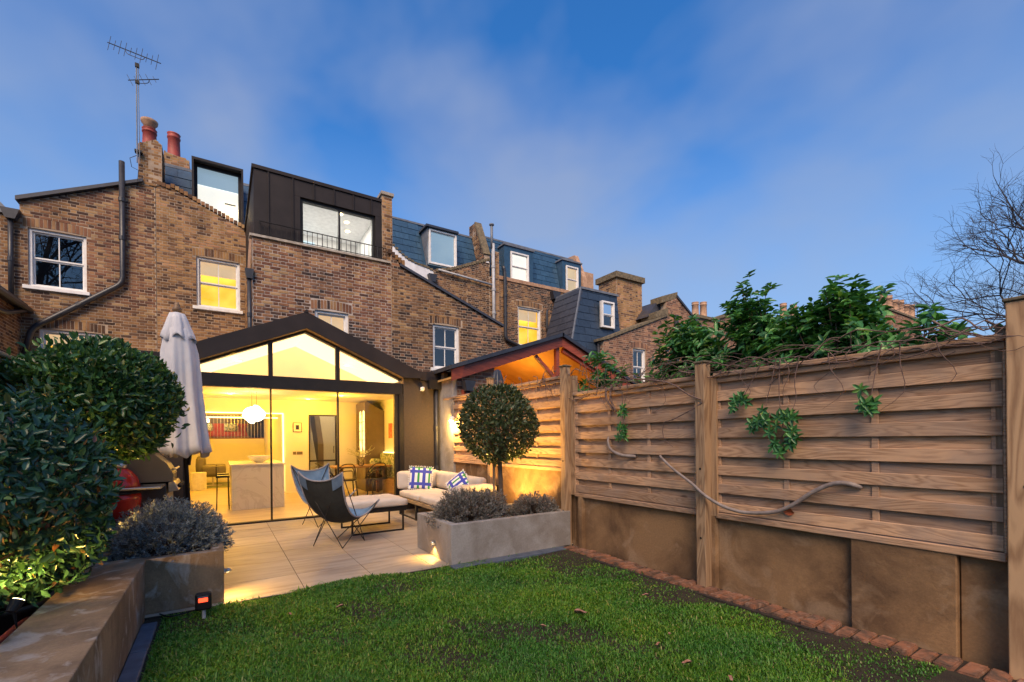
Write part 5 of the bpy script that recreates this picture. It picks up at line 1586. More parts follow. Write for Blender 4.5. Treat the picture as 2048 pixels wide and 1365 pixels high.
def pillow(c, face, up, size, label):
    p = empty('scatter_cushion', label, 'cushion', c, 'checked scatter cushions')
    n_ = Vector(face).normalized()
    u_ = Vector(up)
    u_ = (u_ - n_ * u_.dot(n_)).normalized()
    r_ = u_.cross(n_).normalized()
    n = 17
    me = bpy.data.meshes.new('cover')
    vs, fs, uv = [], [], []
    for s in (1, -1):
        k = len(vs)
        for j in range(n):
            for i in range(n):
                a, b = -1 + 2 * i / (n - 1), -1 + 2 * j / (n - 1)
                th = 0.30 * (max(0, (1 - a * a)) * max(0, (1 - b * b))) ** 0.45
                pin = 1 - 0.07 * (1 - abs(a) ** 2) * abs(b) ** 3
                pin2 = 1 - 0.07 * (1 - abs(b) ** 2) * abs(a) ** 3
                q = Vector(c) + r_ * (a * size / 2 * pin2) + u_ * (b * size / 2 * pin) + n_ * (s * th * size / 2)
                vs.append(tuple(q))
                uv.append(((a + 1) / 2, (b + 1) / 2))
        for j in range(n - 1):
            for i in range(n - 1):
                q = (k + j * n + i, k + j * n + i + 1, k + (j + 1) * n + i + 1, k + (j + 1) * n + i)
                fs.append(q if s > 0 else tuple(reversed(q)))
    me.from_pydata(vs, [], fs)
    ul = me.uv_layers.new(name='UVMap')
    for lp_ in me.loops: ul.data[lp_.index].uv = uv[lp_.vertex_index]
    smooth(me)
    cov = obj('cover', me, M['check'], p)
    tf = MB()
    for i in range(52):                                     # fringe of short tufts
        t = i / 13
        sd, k = int(t), t - int(t)
        a, b = ((-1 + 2 * k, -1), (1, -1 + 2 * k), (1 - 2 * k, 1), (-1, 1 - 2 * k))[sd]
        base = Vector(c) + r_ * (a * size / 2 * .97) + u_ * (b * size / 2 * .97)
        d = (r_ * a + u_ * b).normalized() if max(abs(a), abs(b)) else r_
        d = (d + Vector((rnd.uniform(-.4, .4), rnd.uniform(-.4, .4), rnd.uniform(-.4, .4)))).normalized()
        tf.tube([base, base + d * 0.03], [0.009, 0.005], 5)
    tf.build('fringe', M['check'], p)
    return p
pillow((3.22, 8.27, 0.67), (-0.45, -1.0, 0.30), (0.12, 0.1, 1), 0.43, 'large blue and green checked scatter cushion on the sofa')
pillow((3.47, 7.15, 0.64), (-0.75, -0.35, 0.6), (0.4, -0.5, 0.8), 0.38, 'blue checked scatter cushion tilted at the fence end of the sofa')

# ================================================================== garden lamps and small things
LAMPC = (1.0, 0.55, 0.12)
def wall_lamp(c, n_, label, e=1.2):
    l = empty('wall_light', label, 'light', c, 'planter step lights')
    n_ = Vector(n_)
    p = Vector(c)
    MB().tube([p + n_ * .001, p + n_ * .012], 0.028, 14).build('back_plate', M['steel'], l)
    hd = MB()
    for k in range(7):
        a = k / 6 * math.pi / 2
    prof = [(0.0, 0.03), (0.02, 0.027), (0.03, 0.015), (0.032, 0.0)]
    hd.lathe(prof, tuple(p + n_ * .028 + Vector((0, 0, .0))), 14)
    hd.build('hood', M['steel'], l, True)
    MB().lathe([(0.014, -0.006), (0.014, -0.002)], tuple(p + n_ * .028), 10).build('lens', M['bulb'], l)
    lamp('step_glow', 'SPOT', tuple(p + n_ * .030 + Vector((0, 0, -.012))), e, LAMPC, l, 0.012, 125, (n_.x * .45, n_.y * .45, -1))
    return l
wall_lamp((2.149, 5.08, 0.165), (-1, 0, 0), 'small steel step light low on the grey planter side', 9)
wall_lamp((0.021, 4.86, 0.23), (1, 0, 0), 'small steel step light on the left planter beside the patio', 9)
FL = empty('fence_light', 'bright round wall lamp on the fence beside the sofa corner', 'light', (3.86, 8.17, 1.75))
MB().lathe([(0.0, 0.10), (0.035, 0.09), (0.055, 0.05), (0.055, 0.0), (0.045, 0.0)], (3.84, 8.17, 1.76), 16).build('hood', M['white'], FL, True)
MB().lathe([(0.0, -0.05), (0.03, -0.035), (0.035, -0.01), (0.03, 0.0)], (3.84, 8.17, 1.755), 12).build('bulb', M['bulb'], FL, True)
lamp('bulb_glow', 'POINT', (3.80, 8.17, 1.68), 40, LAMPC, FL, 0.03)
def spike(c, aim, e, label, spot=95):
    s = empty('spike_light', label, 'light', (c[0], c[1], c[2] - .1), 'garden spike lights')
    p = Vector(c)
    d = Vector(aim).normalized()
    MB().tube([p - Vector((0, 0, .14)), p - d * .03], [0.004, 0.010], 6).build('spike', M['black'], s)
    MB().tube([p - d * .05, p, p + d * .012], [0.022, 0.03, 0.032], 14).build('lamp_head', M['black'], s)
    MB().tube([p + d * .013, p + d * .017], 0.026, 14).build('lens', M['bulb'], s)
    lamp('spike_glow', 'SPOT', tuple(p + d * .03), e, LAMPC, s, 0.02, spot, tuple(d))
    return s
spike((-0.94, 3.55, 0.535), (0.30, 0.50, 0.75), 17, 'bright spike uplight behind the low wall at bottom left', 168)
spike((-0.93, 5.02, 0.55), (0.1, 0.45, 1), 24, 'small spike uplight glowing under the round left shrub', 130)
spike((3.25, 5.34, 0.43), (-0.18, -0.20, 1), 40, 'spike uplight at the foot of the clipped standard tree', 110)
spike((3.30, 5.54, 0.47), (0.50, 0.25, 1), 105, 'spike uplight washing the fence behind the planter', 160)
TM = empty('garden_timer', 'small black weatherproof timer box with glowing red window on a stake in the lawn', 'timer', (-0.12, 4.42, 0))
bev(MB().box(-0.178, -0.066, 4.37, 4.44, 0.06, 0.195).build('case', M['black'], TM), 0.018, 3)
M['red_led'] = emis('red_window', (1.0, 0.06, 0.02), 1.6)
bev(MB().box(-0.155, -0.092, 4.362, 4.3695, 0.130, 0.162).build('lit_window', M['red_led'], TM), 0.003, 2)
MB().box(-0.158, -0.090, 4.365, 4.3695, 0.166, 0.176).build('name_strip', M['lead'], TM)
MB().tube([(-0.12, 4.40, -0.05), (-0.12, 4.40, 0.062)], 0.014, 8).build('stake', M['grey_pipe'], TM)
MB().tube(bend([(-0.12, 4.43, 0.07), (-0.2, 4.55, 0.02), (-0.35, 4.5, 0.015), (-0.42, 4.62, 0.02)], .06), 0.006, 6).build('cable', M['black'], TM)
def pot(c, r_, h, label, m='black'):
    p = empty('plant_pot', label, 'pot', c, 'plant pots')
    MB().lathe([(r_ * .7, 0), (r_ * .95, h * .85), (r_ * 1.06, h * .86), (r_ * 1.06, h), (r_ * .95, h), (r_ * .92, h * .9)], c, 20).build('pot_body', M[m], p, True)
    MB().lathe([(r_ * .91, h * .88), (r_ * .91, h * .9)], c, 20).build('compost', M['soil'], p)
    return p
pot((-1.08, 3.95, 0.201), 0.17, 0.24, 'dark plant pot under the near left shrub')
pot((-0.95, 4.95, 0.455), 0.10, 0.12, 'low dark plant pot at the corner of the garden wall', 'slate_dark')
pot((-1.18, 5.6, 0.201), 0.2, 0.3, 'dark plant pot under the round clipped shrub')
HO = empty('irrigation_hose', 'orange brown irrigation hose lying behind the low wall', 'hose', (-1.0, 3.3, 0.25))
MB().tube([(-1.25, 2.6, 0.26), (-1.02, 3.2, 0.33), (-0.98, 3.7, 0.36), (-0.95, 4.4, 0.33)], 0.018, 8).build('hose_run', M['terracotta'], HO, True)

# ================================================================== inside the kitchen
IS = empty('kitchen_island', 'white veined marble kitchen island seen through the left glass door', 'island', (0.67, 12, 0))
bev(MB().box(0.19, 1.15, 10.83, 12.9, 0.0, 0.90).build('body', M['marble'], IS), 0.004, 1)
bev(MB().box(0.16, 1.18, 10.80, 12.95, 0.902, 0.935).build('worktop', M['marble'], IS), 0.004, 1)
BO = tag(MB().lathe([(0.05, 0), (0.10, 0.02), (0.20, 0.10), (0.235, 0.15), (0.22, 0.15), (0.1, 0.04)], (0.72, 11.4, 0.936), 24, 1, .8).build('fruit_bowl', M['white'], None, True), 'wide white bowl on the marble kitchen island', 'bowl')
for k in range(2):
    st = empty('bar_stool', ('black bar stool tucked at the near end of the island', 'black bar stool tucked at the far end of the island')[k], 'stool', (0.05, 11.2 + k * .7, 0), 'bar stools')
    cx_, cy_ = 0.06, 11.2 + k * .7
    MB().box(cx_ - .14, cx_ + .1, cy_ - .16, cy_ + .16, .66, .70).build('seat', M['black'], st)
    MB().box(cx_ - .14, cx_ - .12, cy_ - .16, cy_ + .16, .70, .90).build('backrest', M['black'], st)
    for dx in (-.13, .09):
        for dy in (-.14, .14):
            MB().tube([(cx_ + dx, cy_ + dy, 0), (cx_ + dx * .9, cy_ + dy * .9, .66)], .01, 6).build('leg', M['black'], st)
PE = empty('pendant_lamp', 'glowing white blob glass pendant lamp above the island', 'lamp', (0.66, 11.6, 2.0))
bl = MB()
n1, n2 = 22, 16
for j in range(n2 + 1):
    th = math.pi * j / n2
    for i in range(n1):
        ph = 2 * math.pi * i / n1
        rr = 0.185 * (1 + 0.16 * math.sin(2 * ph + 1.0) * math.sin(th) + 0.12 * math.cos(3 * th + ph) + .08 * math.sin(ph - 2 * th))
        bl.v.append((0.64 + rr * math.sin(th) * math.cos(ph), 11.6 + rr * math.sin(th) * math.sin(ph), 2.00 + rr * .98 * math.cos(th) + .3 * (rr * math.sin(th) * math.cos(ph))))
for j in range(n2):
    for i in range(n1):
        bl.f.append((j * n1 + i, j * n1 + (i + 1) % n1, (j + 1) * n1 + (i + 1) % n1, (j + 1) * n1 + i))
M['pendant'] = emis('pendant_glass', (1.0, 0.90, 0.68), 3.2)
bl.build('glass_shade', M['pendant'], PE, True)
for dx in (-.04, .05):
    MB().tube([(0.64 + dx, 11.6, 2.15), (0.64 + dx, 11.6, 2.5)], .004, 5).build('cord', M['black'], PE)
lamp('pendant_glow', 'POINT', (0.64, 11.25, 1.85), 12, WARM, PE, .15)
# dining set
DT = empty('dining_table', 'dark wooden dining table behind the right glass door', 'table', (3.0, 11.95, 0))
bev(MB().box(2.32, 3.72, 11.5, 12.4, .72, .76).build('tabletop', M['table_wood'], DT), .005, 1)
for (x_, y_) in ((2.5, 11.65), (3.55, 11.65), (2.5, 12.25), (3.55, 12.25)):
    MB().box(x_ - .035, x_ + .035, y_ - .035, y_ + .035, 0, .72).build('leg', M['table_wood'], DT)
M['black_plastic'] = mat('black_plastic', (0.02, 0.018, 0.016), (0.015, 0.014, 0.013), 0.35, scale=5)
def dining_chair(cx_, cy_, rz, label):
    d = empty('dining_chair', label, 'chair', (cx_, cy_, 0), 'black dining chairs')
    c_, s_ = math.cos(rz), math.sin(rz)
    P = lambda x, y, z: (cx_ + x * c_ - y * s_, cy_ + x * s_ + y * c_, z)
    MB().lathe([(0.0, .43), (.20, .435), (.225, .45), (.22, .465), (0.0, .455)], (cx_, cy_, 0), 20).build('seat', M['black_plastic'], d, True)
    for (x, y) in ((-.2, -.18), (.2, -.18), (-.19, .2), (.19, .2)):
        MB().tube([P(x * 1.1, y * 1.15, 0), P(x * .9, y * .9, .44)], [.012, .017], 8).build('leg', M['black_plastic'], d, True)
    for (w_, zt, yb_) in ((.27, .84, .24), (.24, .76, .22), (.20, .68, .25)):
        pts = []
        for k in range(15):
            t = -1 + 2 * k / 14
            pts.append(P(w_ * t, -.20 + (yb_ + .20) * (1 - abs(t) ** 2.2), .45 + (zt - .45) * (1 - abs(t) ** 3.5)))
        MB().tube(pts, .013, 7).build('back_loop', M['black_plastic'], d, True)
    return d
dining_chair(2.55, 11.35, math.pi, 'black openwork dining chair at the left front of the table')
dining_chair(3.30, 11.32, math.pi, 'black openwork dining chair at the right front of the table')
dining_chair(2.20, 12.0, math.pi / 2, 'black openwork dining chair at the left end of the table')
VA = empty('flower_vase', 'glass vase of white flowers on the dining table', 'vase', (2.98, 11.7, .76))
MB().lathe([(.05, 0), (.085, .05), (.08, .11), (.05, .15), (.055, .17)], (2.98, 11.7, .761), 16).build('vase_body', M['glass'], VA, True)
fl_ = MB()
for k in range(70):
    a, e_ = rnd.uniform(0, 6.28), rnd.uniform(.2, 1.5)
    rr = rnd.uniform(.03, .17)
    p = Vector((2.98 + rr * math.cos(a) * math.cos(e_ * .5), 11.7 + rr * math.sin(a) * .8, 1.0 + rr * math.sin(e_)))
    fl_.lathe([(0, -.012), (.018, 0), (.012, .012), (0, .016)], tuple(p), 6)
fl_.build('blossoms', mat('blossom', (.82, .80, .62), (.6, .62, .35), .8, scale=30), VA)
tg = MB()
for k in range(16):
    a = rnd.uniform(0, 6.28)
    d = Vector((math.cos(a) * .34, math.sin(a) * .2, rnd.uniform(.12, .36)))
    b_ = Vector((2.98, 11.7, .85))
    pts = [b_, b_ + d * .5 + Vector((0, 0, .1)), b_ + d + Vector((0, 0, .06))]
    tg.tube(pts, .003, 4)
    for q in range(5):
        pp = pts[1].lerp(pts[2], q / 4)
        tg.lathe([(0, -.008), (.012, 0), (0, .01)], tuple(pp + Vector((rnd.uniform(-.02, .02), 0, rnd.uniform(-.02, .02)))), 5)
tg.build('sprays', mat('spray', (.62, .60, .38), (.3, .34, .12), .8, scale=30), VA)
# tall cabinet with lit arched glass doors
CB = empty('tall_cabinet', 'tall taupe cabinet with two lit arched glass doors and a sloping top', 'cabinet', (3.5, 13, 0))
MB().prism([(3.36, 0), (3.855, 0), (3.855, 2.20), (3.36, 2.47)], 'Y', 12.60, 13.59).build('carcass', M['cabinet'], CB)
for k in range(3):
    y0 = 12.61 + k * .325
    MB().box(3.335, 3.357, y0 + .004, y0 + .32, .02, 2.44).build('door', M['cabinet'], CB)
    MB().box(3.315, 3.333, y0 + (.27 if k < 2 else .03), y0 + (.29 if k < 2 else .05), 1.0, 1.2).build('handle', M['black'], CB)
for k in range(2):
    y0 = 12.66 + k * .325
    pts = [(y0, .95), (y0 + .2, .95)] + [(y0 + .1 + .1 * math.cos(a), 2.12 + .1 * math.sin(a)) for a in np.linspace(0, math.pi, 9)]
    MB().prism(pts, 'X', 3.328, 3.334).build('lit_glass', M['lit_shelf'] if 'lit_shelf' in M else M['lit_pale'], CB)
    for q in range(4):
        MB().box(3.318, 3.327, y0, y0 + .2, 1.15 + q * .25, 1.165 + q * .25).build('shelf', M['table_wood'], CB)
BN = empty('banquette', 'green patterned banquette seat with LED ledge beside the dining table', 'seat', (3.75, 11.6, 0))
M['pattern'] = mat('leaf_pattern_fabric', (0.55, 0.58, 0.42), (0.16, 0.24, 0.14), 0.9, scale=16, lo=.46, hi=.54)
MB().box(3.72, 3.85, 10.4, 12.55, .45, 1.05).build('backrest', M['pattern'], BN)
cushion(BN, 3.42, 3.72, 12.42, 12.58, .5, .9, .02, 'end_cushion', 'pattern', 6)
MB().box(3.45, 3.85, 10.4, 11.45, .0, .44).build('seat_box', M['table_wood'], BN)
MB().box(3.80, 3.85, 10.4, 12.55, 1.055, 1.075).build('led_ledge', M['led'], BN)
tag(MB().box(3.845, 3.858, 11.9, 12.2, 1.45, 1.85).build('wall_art', mat('art_pink', (.62, .32, .24), (.5, .12, .08), .8, scale=9)), 'small pinkish picture on the right kitchen wall above the banquette', 'picture')
# picture, sockets, door and stairs
PI = empty('framed_picture', 'small black framed picture on the kitchen back wall', 'picture', (1.74, YW, 1.75))
MB().box(1.665, 1.885, YW - .025, YW - .003, 1.64, 1.90).build('frame', M['black'], PI)
MB().box(1.68, 1.87, YW - .030, YW - .026, 1.655, 1.885).build('mount', M['white'], PI)
MB().box(1.735, 1.815, YW - .034, YW - .031, 1.71, 1.83).build('print', M['black'], PI)
SK = empty('socket_plate', 'pair of dark switch plates low on the kitchen back wall', 'switch', (1.8, YW, 1.1))
MB().box(1.66, 1.74, YW - .015, YW - .002, 1.03, 1.11).build('plate', M['cabinet'], SK)
MB().box(1.755, 1.90, YW - .015, YW - .002, 1.03, 1.11).build('plate', M['cabinet'], SK)
DR = empty('hall_door', 'slim black door frame opening from the kitchen to the stairs', 'door', (2.43, YW, 0))
for (a, b, c_, d) in ((2.06, 2.09, 0, 2.12), (2.77, 2.80, 0, 2.12), (2.09, 2.77, 2.09, 2.12), (2.09, 2.77, .82, .86)):
    MB().box(a, b, YW - .02, YW + .10, c_, d).build('frame', M['black'], DR)
MB().add([(2.09, YW + .05, 0), (2.77, YW + .05, 0), (2.77, YW + .05, 2.09), (2.09, YW + .05, 2.09)], [(0, 1, 2, 3)]).build('pane', M['glass'], DR)
MB().box(2.70, 2.715, YW - .05, YW - .021, 1.05, 1.25).build('handle', M['black'], DR)
SA = empty('staircase', 'pale staircase with dark carpet edge beyond the kitchen doorway', 'stairs', (2.4, YW + 1.2, 0))
for k in range(8):
    MB().box(2.05, 2.36 + .0 * k, YW + .7 + k * .16, YW + 1.95, .45 + k * .19 - .19, .45 + k * .19).build('step', M['in_wall'], SA)
MB().prism([(YW + .6, .5), (YW + 1.9, 2.0), (YW + 1.9, 2.6), (YW + 1.5, 2.6), (YW + .6, 1.3)], 'X', 2.40, 2.55).build('balustrade', M['cabinet'], SA)
# deep living room
AR = empty('armchair', 'rounded grey leather armchair at the far end of the deep living room', 'armchair', (-0.15, 17.3, 0))
M['leather'] = mat('grey_leather', (.16, .145, .11), (.11, .10, .08), .45, scale=4)
cushion(AR, -.45, .12, 17.0, 17.6, .30, .48, .05, 'seat', 'leather', 6)
cushion(AR, -.62, -.40, 16.95, 17.65, .35, .95, .03, 'backrest', 'leather', 6)
cushion(AR, -.48, .15, 17.6, 17.75, .35, .68, .02, 'armrest', 'leather', 6)
cushion(AR, -.48, .15, 16.85, 17.0, .35, .68, .02, 'armrest', 'leather', 6)
MB().tube([(-.2, 17.3, .02), (-.2, 17.3, .32)], .03, 8).build('stem', M['steel'], AR)
MB().lathe([(.25, 0), (.25, .02), (.03, .04)], (-.2, 17.3, .003), 16).build('foot', M['steel'], AR)
ST = empty('side_table', 'white drum side table in front of the armchair', 'table', (-.52, 16.1, 0))
MB().lathe([(.2, 0), (.2, .5), (.19, .51), (0, .51)], (-.54, 16.1, .001), 28).build('drum', M['white'], ST)
RG = tag(MB().box(-1.2, .9, 16.4, 18.6, .002, .014).build('rug', mat('green_rug', (.22, .24, .16), (.17, .19, .13), .95, scale=20)), 'dull green rug under the armchair', 'rug')
# raised room behind the rail: red sofa, cushions, dark round chair, rail bars
RS = empty('red_sofa', 'red striped sofa seen behind the railing of the raised room', 'sofa', (0.2, YD + 1.2, 1.5))
M['red_fab'] = mat('red_fabric', (.50, .10, .07), (.36, .06, .05), .9, scale=7)
MB().box(-.75, 1.0, YD + .9, YD + 1.5, 1.60, 1.78).build('seat', M['red_fab'], RS)
MB().box(-.75, 1.0, YD + 1.4, YD + 1.55, 1.78, 2.1).build('backrest', M['red_fab'], RS)
MB().box(-.7, .95, YD + .95, YD + 1.4, 1.52, 1.60).build('plinth', M['table_wood'], RS)
for k, x_ in enumerate((-.45, .35)):
    cushion(None, x_ - .22, x_ + .22, YD + 1.2, YD + 1.36, 1.79, 2.1, .03, 'patterned_cushion', 'pat2' if 'pat2' in M else 'pattern', 6)
    o = [o for o in bpy.data.objects if o.name.startswith('patterned_cushion')][-1]
    tag(o, ('patterned cushion on the left end of the red sofa', 'patterned cushion on the right end of the red sofa')[k], 'cushion', 'patterned cushions on the red sofa')
RC = tag(MB().lathe([(.1, 0), (.36, .12), (.42, .36), (.36, .6), (.1, .72)], (1.25, YD + .75, 1.51), 20).build('round_chair', M['room_dark'], None, True), 'large dark rounded chair behind the railing of the raised room', 'chair')
RL = empty('stair_rail', 'row of thin upright rail bars across the raised room opening', 'railing', (0, YD, 1.5))
MB().box(-1.4, 1.4, YD - .01, YD + .04, 1.50, 1.53).build('bottom_rail', M['table_wood'], RL)
for k in range(20):
    x_ = -.6 + k * .105
    MB().tube([(x_, YD + .02, 1.53), (x_, YD + .02, 2.36)], .007, 5).build('rail_bar', M['brass'] if 'brass' in M else M['steel'], RL)
# ================================================================== planting
def norm(a):
    return a / np.maximum(np.linalg.norm(a, axis=1, keepdims=True), 1e-9)
def leaf_mesh(name, P, D, Nn, L, Wd, curl=0.12, fold=0.25):
    """one six-sided folded leaf at every point: P base, D direction, Nn face normal"""
    n = len(P)
    D = norm(D)
    S = norm(np.cross(D, Nn))
    U = norm(np.cross(S, D))
    L = np.broadcast_to(np.asarray(L, float).reshape(-1, 1), (n, 1))
    Wd = np.broadcast_to(np.asarray(Wd, float).reshape(-1, 1), (n, 1))
    h = Wd * fold
    v = np.empty((n, 6, 3))
    v[:, 0] = P
    v[:, 1] = P + D * L * 0.33 + S * Wd * 0.5 + U * h
    v[:, 2] = P + D * L * 0.70 + S * Wd * 0.40 + U * (h - L * curl * 0.5)
    v[:, 3] = P + D * L - U * L * curl
    v[:, 4] = P + D * L * 0.70 - S * Wd * 0.40 + U * (h - L * curl * 0.5)
    v[:, 5] = P + D * L * 0.33 - S * Wd * 0.5 + U * h
    idx = np.arange(n)[:, None] * 6
    f = np.concatenate([idx + np.array([0, 1, 2, 3]), idx + np.array([0, 3, 4, 5])], 1).reshape(-1)
    me = bpy.data.meshes.new(name)
    me.vertices.add(n * 6)
    me.vertices.foreach_set('co', v.reshape(-1))
    me.loops.add(len(f))
    me.loops.foreach_set('vertex_index', f.astype(np.int32))
    k = n * 2
    me.polygons.add(k)
    me.polygons.foreach_set('loop_start', np.arange(k, dtype=np.int32) * 4)
    me.polygons.foreach_set('loop_total', np.full(k, 4, np.int32))
    me.update(calc_edges=True)
    me.validate()
    return me
def rdir(n):
    return norm(nrs.normal(size=(n, 3)))
def lump(d, seed, amp):
    r0 = np.random.RandomState(seed)
    out = np.ones(len(d))
    for k in range(9):
        a = norm(r0.normal(size=(1, 3)))[0]
        out += amp * r0.uniform(.4, 1) * np.sin((3 + k) * (d @ a) + r0.uniform(0, 6.28)) / (1 + .25 * k)
    return out
def crown(name, parent, c, rad, n, L, Wd, m, seed, amp=0.05, shell=(0.80, 1.02), flat=0.0, up=0.35, inner=0.22):
    d = rdir(n)
    if flat: d[:, 2] = np.where(d[:, 2] < -flat, -flat * nrs.rand(n), d[:, 2])
    r_ = lump(norm(d), seed, amp)
    t = np.where(nrs.rand(n) < inner, nrs.uniform(.35, shell[0], n), shell[0] + (shell[1] - shell[0]) * nrs.rand(n) ** 0.6)
    P = np.array(c) + d * np.array(rad) * (r_ * t)[:, None]
    out = norm(d / np.array(rad))
    D = norm(out * nrs.uniform(.2, 1.0, (n, 1)) + rdir(n) * 0.85 + np.array([0, 0, up]))
    Nn = norm(out + rdir(n) * 0.75)
    ln = L * nrs.uniform(.65, 1.2, n)
    return obj(name, leaf_mesh(name, P, D, Nn, ln, Wd * ln / L), M[m], parent)
def twigs(parent, base, c, rad, n, r0=0.008, m='bark', name='branches'):
    mb = MB()
    b0 = Vector(base)
    for k in range(n):
        d = rdir(1)[0]
        d[2] = abs(d[2]) * .8 - .15
        e = Vector(c) + Vector(d * np.array(rad) * .88)
        mid = b0.lerp(e, .5) + Vector((rnd.uniform(-.05, .05), rnd.uniform(-.05, .05), rnd.uniform(0, .08)))
        mb.tube([b0, mid, e], [r0, r0 * .6, r0 * .25], 5, False)
    return mb.build(name, M[m], parent)
# big clipped bay ball at left
t1 = empty('bay_shrub', 'large rounded glossy green bay shrub beside the closed parasol', 'shrub', (-1.1, 5.6, .45))
MB().tube([(-1.16, 5.6, .42), (-1.08, 5.6, .8), (-1.0, 5.6, 1.3)], [.035, .03, .025], 8).build('trunk', M['bark'], t1, True)
twigs(t1, (-1.0, 5.6, 1.25), (-.97, 5.6, 1.78), (.58, .58, .52), 60)
crown('crown', t1, (-.965, 5.6, 1.775), (.60, .60, .545), 11500, .072, .030, 'bay', 3, .055, (.80, 1.0))
tag(crown('stray_shoots', t1, (-.965, 5.6, 1.79), (.61, .61, .57), 420, .075, .030, 'bay', 33, .06, (.96, 1.04), up=.8, inner=0), kind='stuff')
# nearer darker shrub
t2 = empty('laurel_shrub', 'dense dark blue green shrub at the left edge behind the low wall', 'shrub', (-1.1, 3.95, .4))
MB().tube([(-1.08, 3.95, .40), (-1.1, 3.95, .7)], [.03, .022], 8).build('trunk', M['bark'], t2, True)
twigs(t2, (-1.08, 3.95, .55), (-1.05, 3.95, 1.1), (.56, .6, .55), 70, .007)
crown('crown', t2, (-1.16, 4.05, 1.05), (.57, .66, .60), 10500, .070, .028, 'laurel', 8, .10, (.74, 1.0), up=-.05)
tag(crown('stray_shoots', t2, (-1.16, 4.05, 1.06), (.58, .67, .62), 520, .075, .028, 'laurel', 34, .11, (.94, 1.05), up=.5, inner=0), kind='stuff')
t2b = empty('laurel_shrub', 'leafy branch hanging in at the lower left corner of the picture', 'shrub', (-1.2, 2.6, .3))
twigs(t2b, (-1.5, 2.9, .5), (-1.25, 2.75, .9), (.24, .3, .28), 14, .006)
crown('crown', t2b, (-1.32, 2.85, .92), (.27, .35, .26), 420, .10, .045, 'choisya', 12, .1, (.5, 1.0), up=0)
# standard bay ball on the right planter
t3 = empty('standard_bay_tree', 'clipped ball headed standard tree on a straight stem in the grey planter', 'tree', (3.1, 5.2, .4))
MB().tube([(3.17, 5.22, .38), (3.15, 5.2, .75), (3.13, 5.2, 1.2)], [.034, .03, .028], 10).build('trunk', M['bark'], t3, True)
MB().tube([(3.08, 5.26, .38), (3.07, 5.24, 1.3)], .018, 6).build('stake', M['post'], t3)
twigs(t3, (3.13, 5.2, 1.12), (3.12, 5.2, 1.6), (.5, .5, .48), 90, .007)
crown('crown', t3, (3.12, 5.2, 1.60), (.50, .50, .51), 5600, .060, .027, 'bay_ball', 21, .04, (.82, 1.0), inner=.16)
# lavender mounds: upright needle sprigs on mounds
def lavender(c, rad, n, m, label, seed):
    t = empty('lavender', label, 'shrub', (c[0], c[1], c[2]), 'lavender mounds')
    ns = n // 14
    d = rdir(ns)
    d[:, 2] = np.abs(d[:, 2]) * 1.0 - .12
    d = norm(d)
    r_ = lump(d, seed, .06)
    tip = np.array(c) + d * np.array(rad) * (r_ * nrs.uniform(.72, 1.05, ns))[:, None]
    base = np.array(c) + d * np.array(rad) * .12 * np.array([1, 1, 0])
    out = norm(tip - base + np.array([0, 0, .12]))
    P, D, Nn = [], [], []
    for k in range(14):
        s = nrs.uniform(0.0, .085, (ns, 1))
        p = tip - out * s
        P.append(p)
        D.append(norm(out * .75 + rdir(ns) * .65))
        Nn.append(rdir(ns))
    P, D, Nn = (np.concatenate(q) for q in (P, D, Nn))
    obj('foliage', leaf_mesh('foliage', P, D, Nn, nrs.uniform(.022, .042, len(P)), .0085, .05), M[m], t)
    mb = MB()
    for k in range(0, ns, max(1, ns // 260)):
        mb.tube([base[k], (base[k] + tip[k]) / 2 + np.array([0, 0, .02]), tip[k]], [.004, .003, .0015], 3, False)
    mb.build('stems', M['bark'], t)
    return t
lavender((-.40, 5.35, .42), (.52, .60, .42), 21000, 'lav', 'blue grey lavender mound spilling over the left planter', 5)
lavender((-.62, 6.2, .42), (.34, .45, .36), 6500, 'lav', 'lavender mound lit yellow behind the larger one in the left planter', 15)
lavender((2.62, 5.12, .40), (.53, .40, .40), 16000, 'lav_dry', 'grey dry lavender mound at the front corner of the right planter', 6)
lavender((3.52, 5.0, .40), (.36, .33, .27), 6500, 'lav_dry', 'sparser brownish lavender mound right of the standard tree', 7)
# shrubs beyond the fence: whorled leaves on upright shoots
def choisya(base, shoots, label, L=.10, seed=0, m='choisya'):
    t = empty('evergreen_shrub', label, 'shrub', base, 'evergreen shrubs beyond the fence')
    r0 = np.random.RandomState(seed)
    P, D, Nn = [], [], []
    mb = MB()
    b = np.array(base)
    for (tip, nsub) in shoots:
        tip = np.array(tip)
        mid = (b + tip) / 2 + r0.normal(size=3) * .06
        mb.tube([b, mid, tip], [.012, .008, .003], 4, False)
        for q in range(nsub):
            f = r0.uniform(.35, 1.0) if q else 1.0
            c = b + (tip - b) * f + r0.normal(size=3) * np.array([.12, .12, .07]) * (1 if q else .1)
            sd = norm((c - b + r0.normal(size=3) * .4)[None, :])[0]
            k = r0.randint(7, 12)
            a = r0.uniform(0, 6.28) + np.arange(k) * 6.28 / k * 1.7
            u = np.cross(sd, [0.3, 0.2, .9]); u /= np.linalg.norm(u)
            w_ = np.cross(sd, u)
            dd = np.cos(a)[:, None] * u + np.sin(a)[:, None] * w_
            lay = r0.uniform(-.05, .03, (k, 1))
            P.append(c + sd * lay)
            D.append(norm(dd + sd * r0.uniform(-.1, .6, (k, 1))))
            Nn.append(norm(sd + .35 * dd + r0.normal(size=(k, 3)) * .25))
    P, D, Nn = (np.concatenate(q) for q in (P, D, Nn))
    obj('foliage', leaf_mesh('foliage', P, D, Nn, L * r0.uniform(.7, 1.15, len(P)), L * .36, .2), M[m], t)
    mb.build('stems', M['bark'], t)
    return t
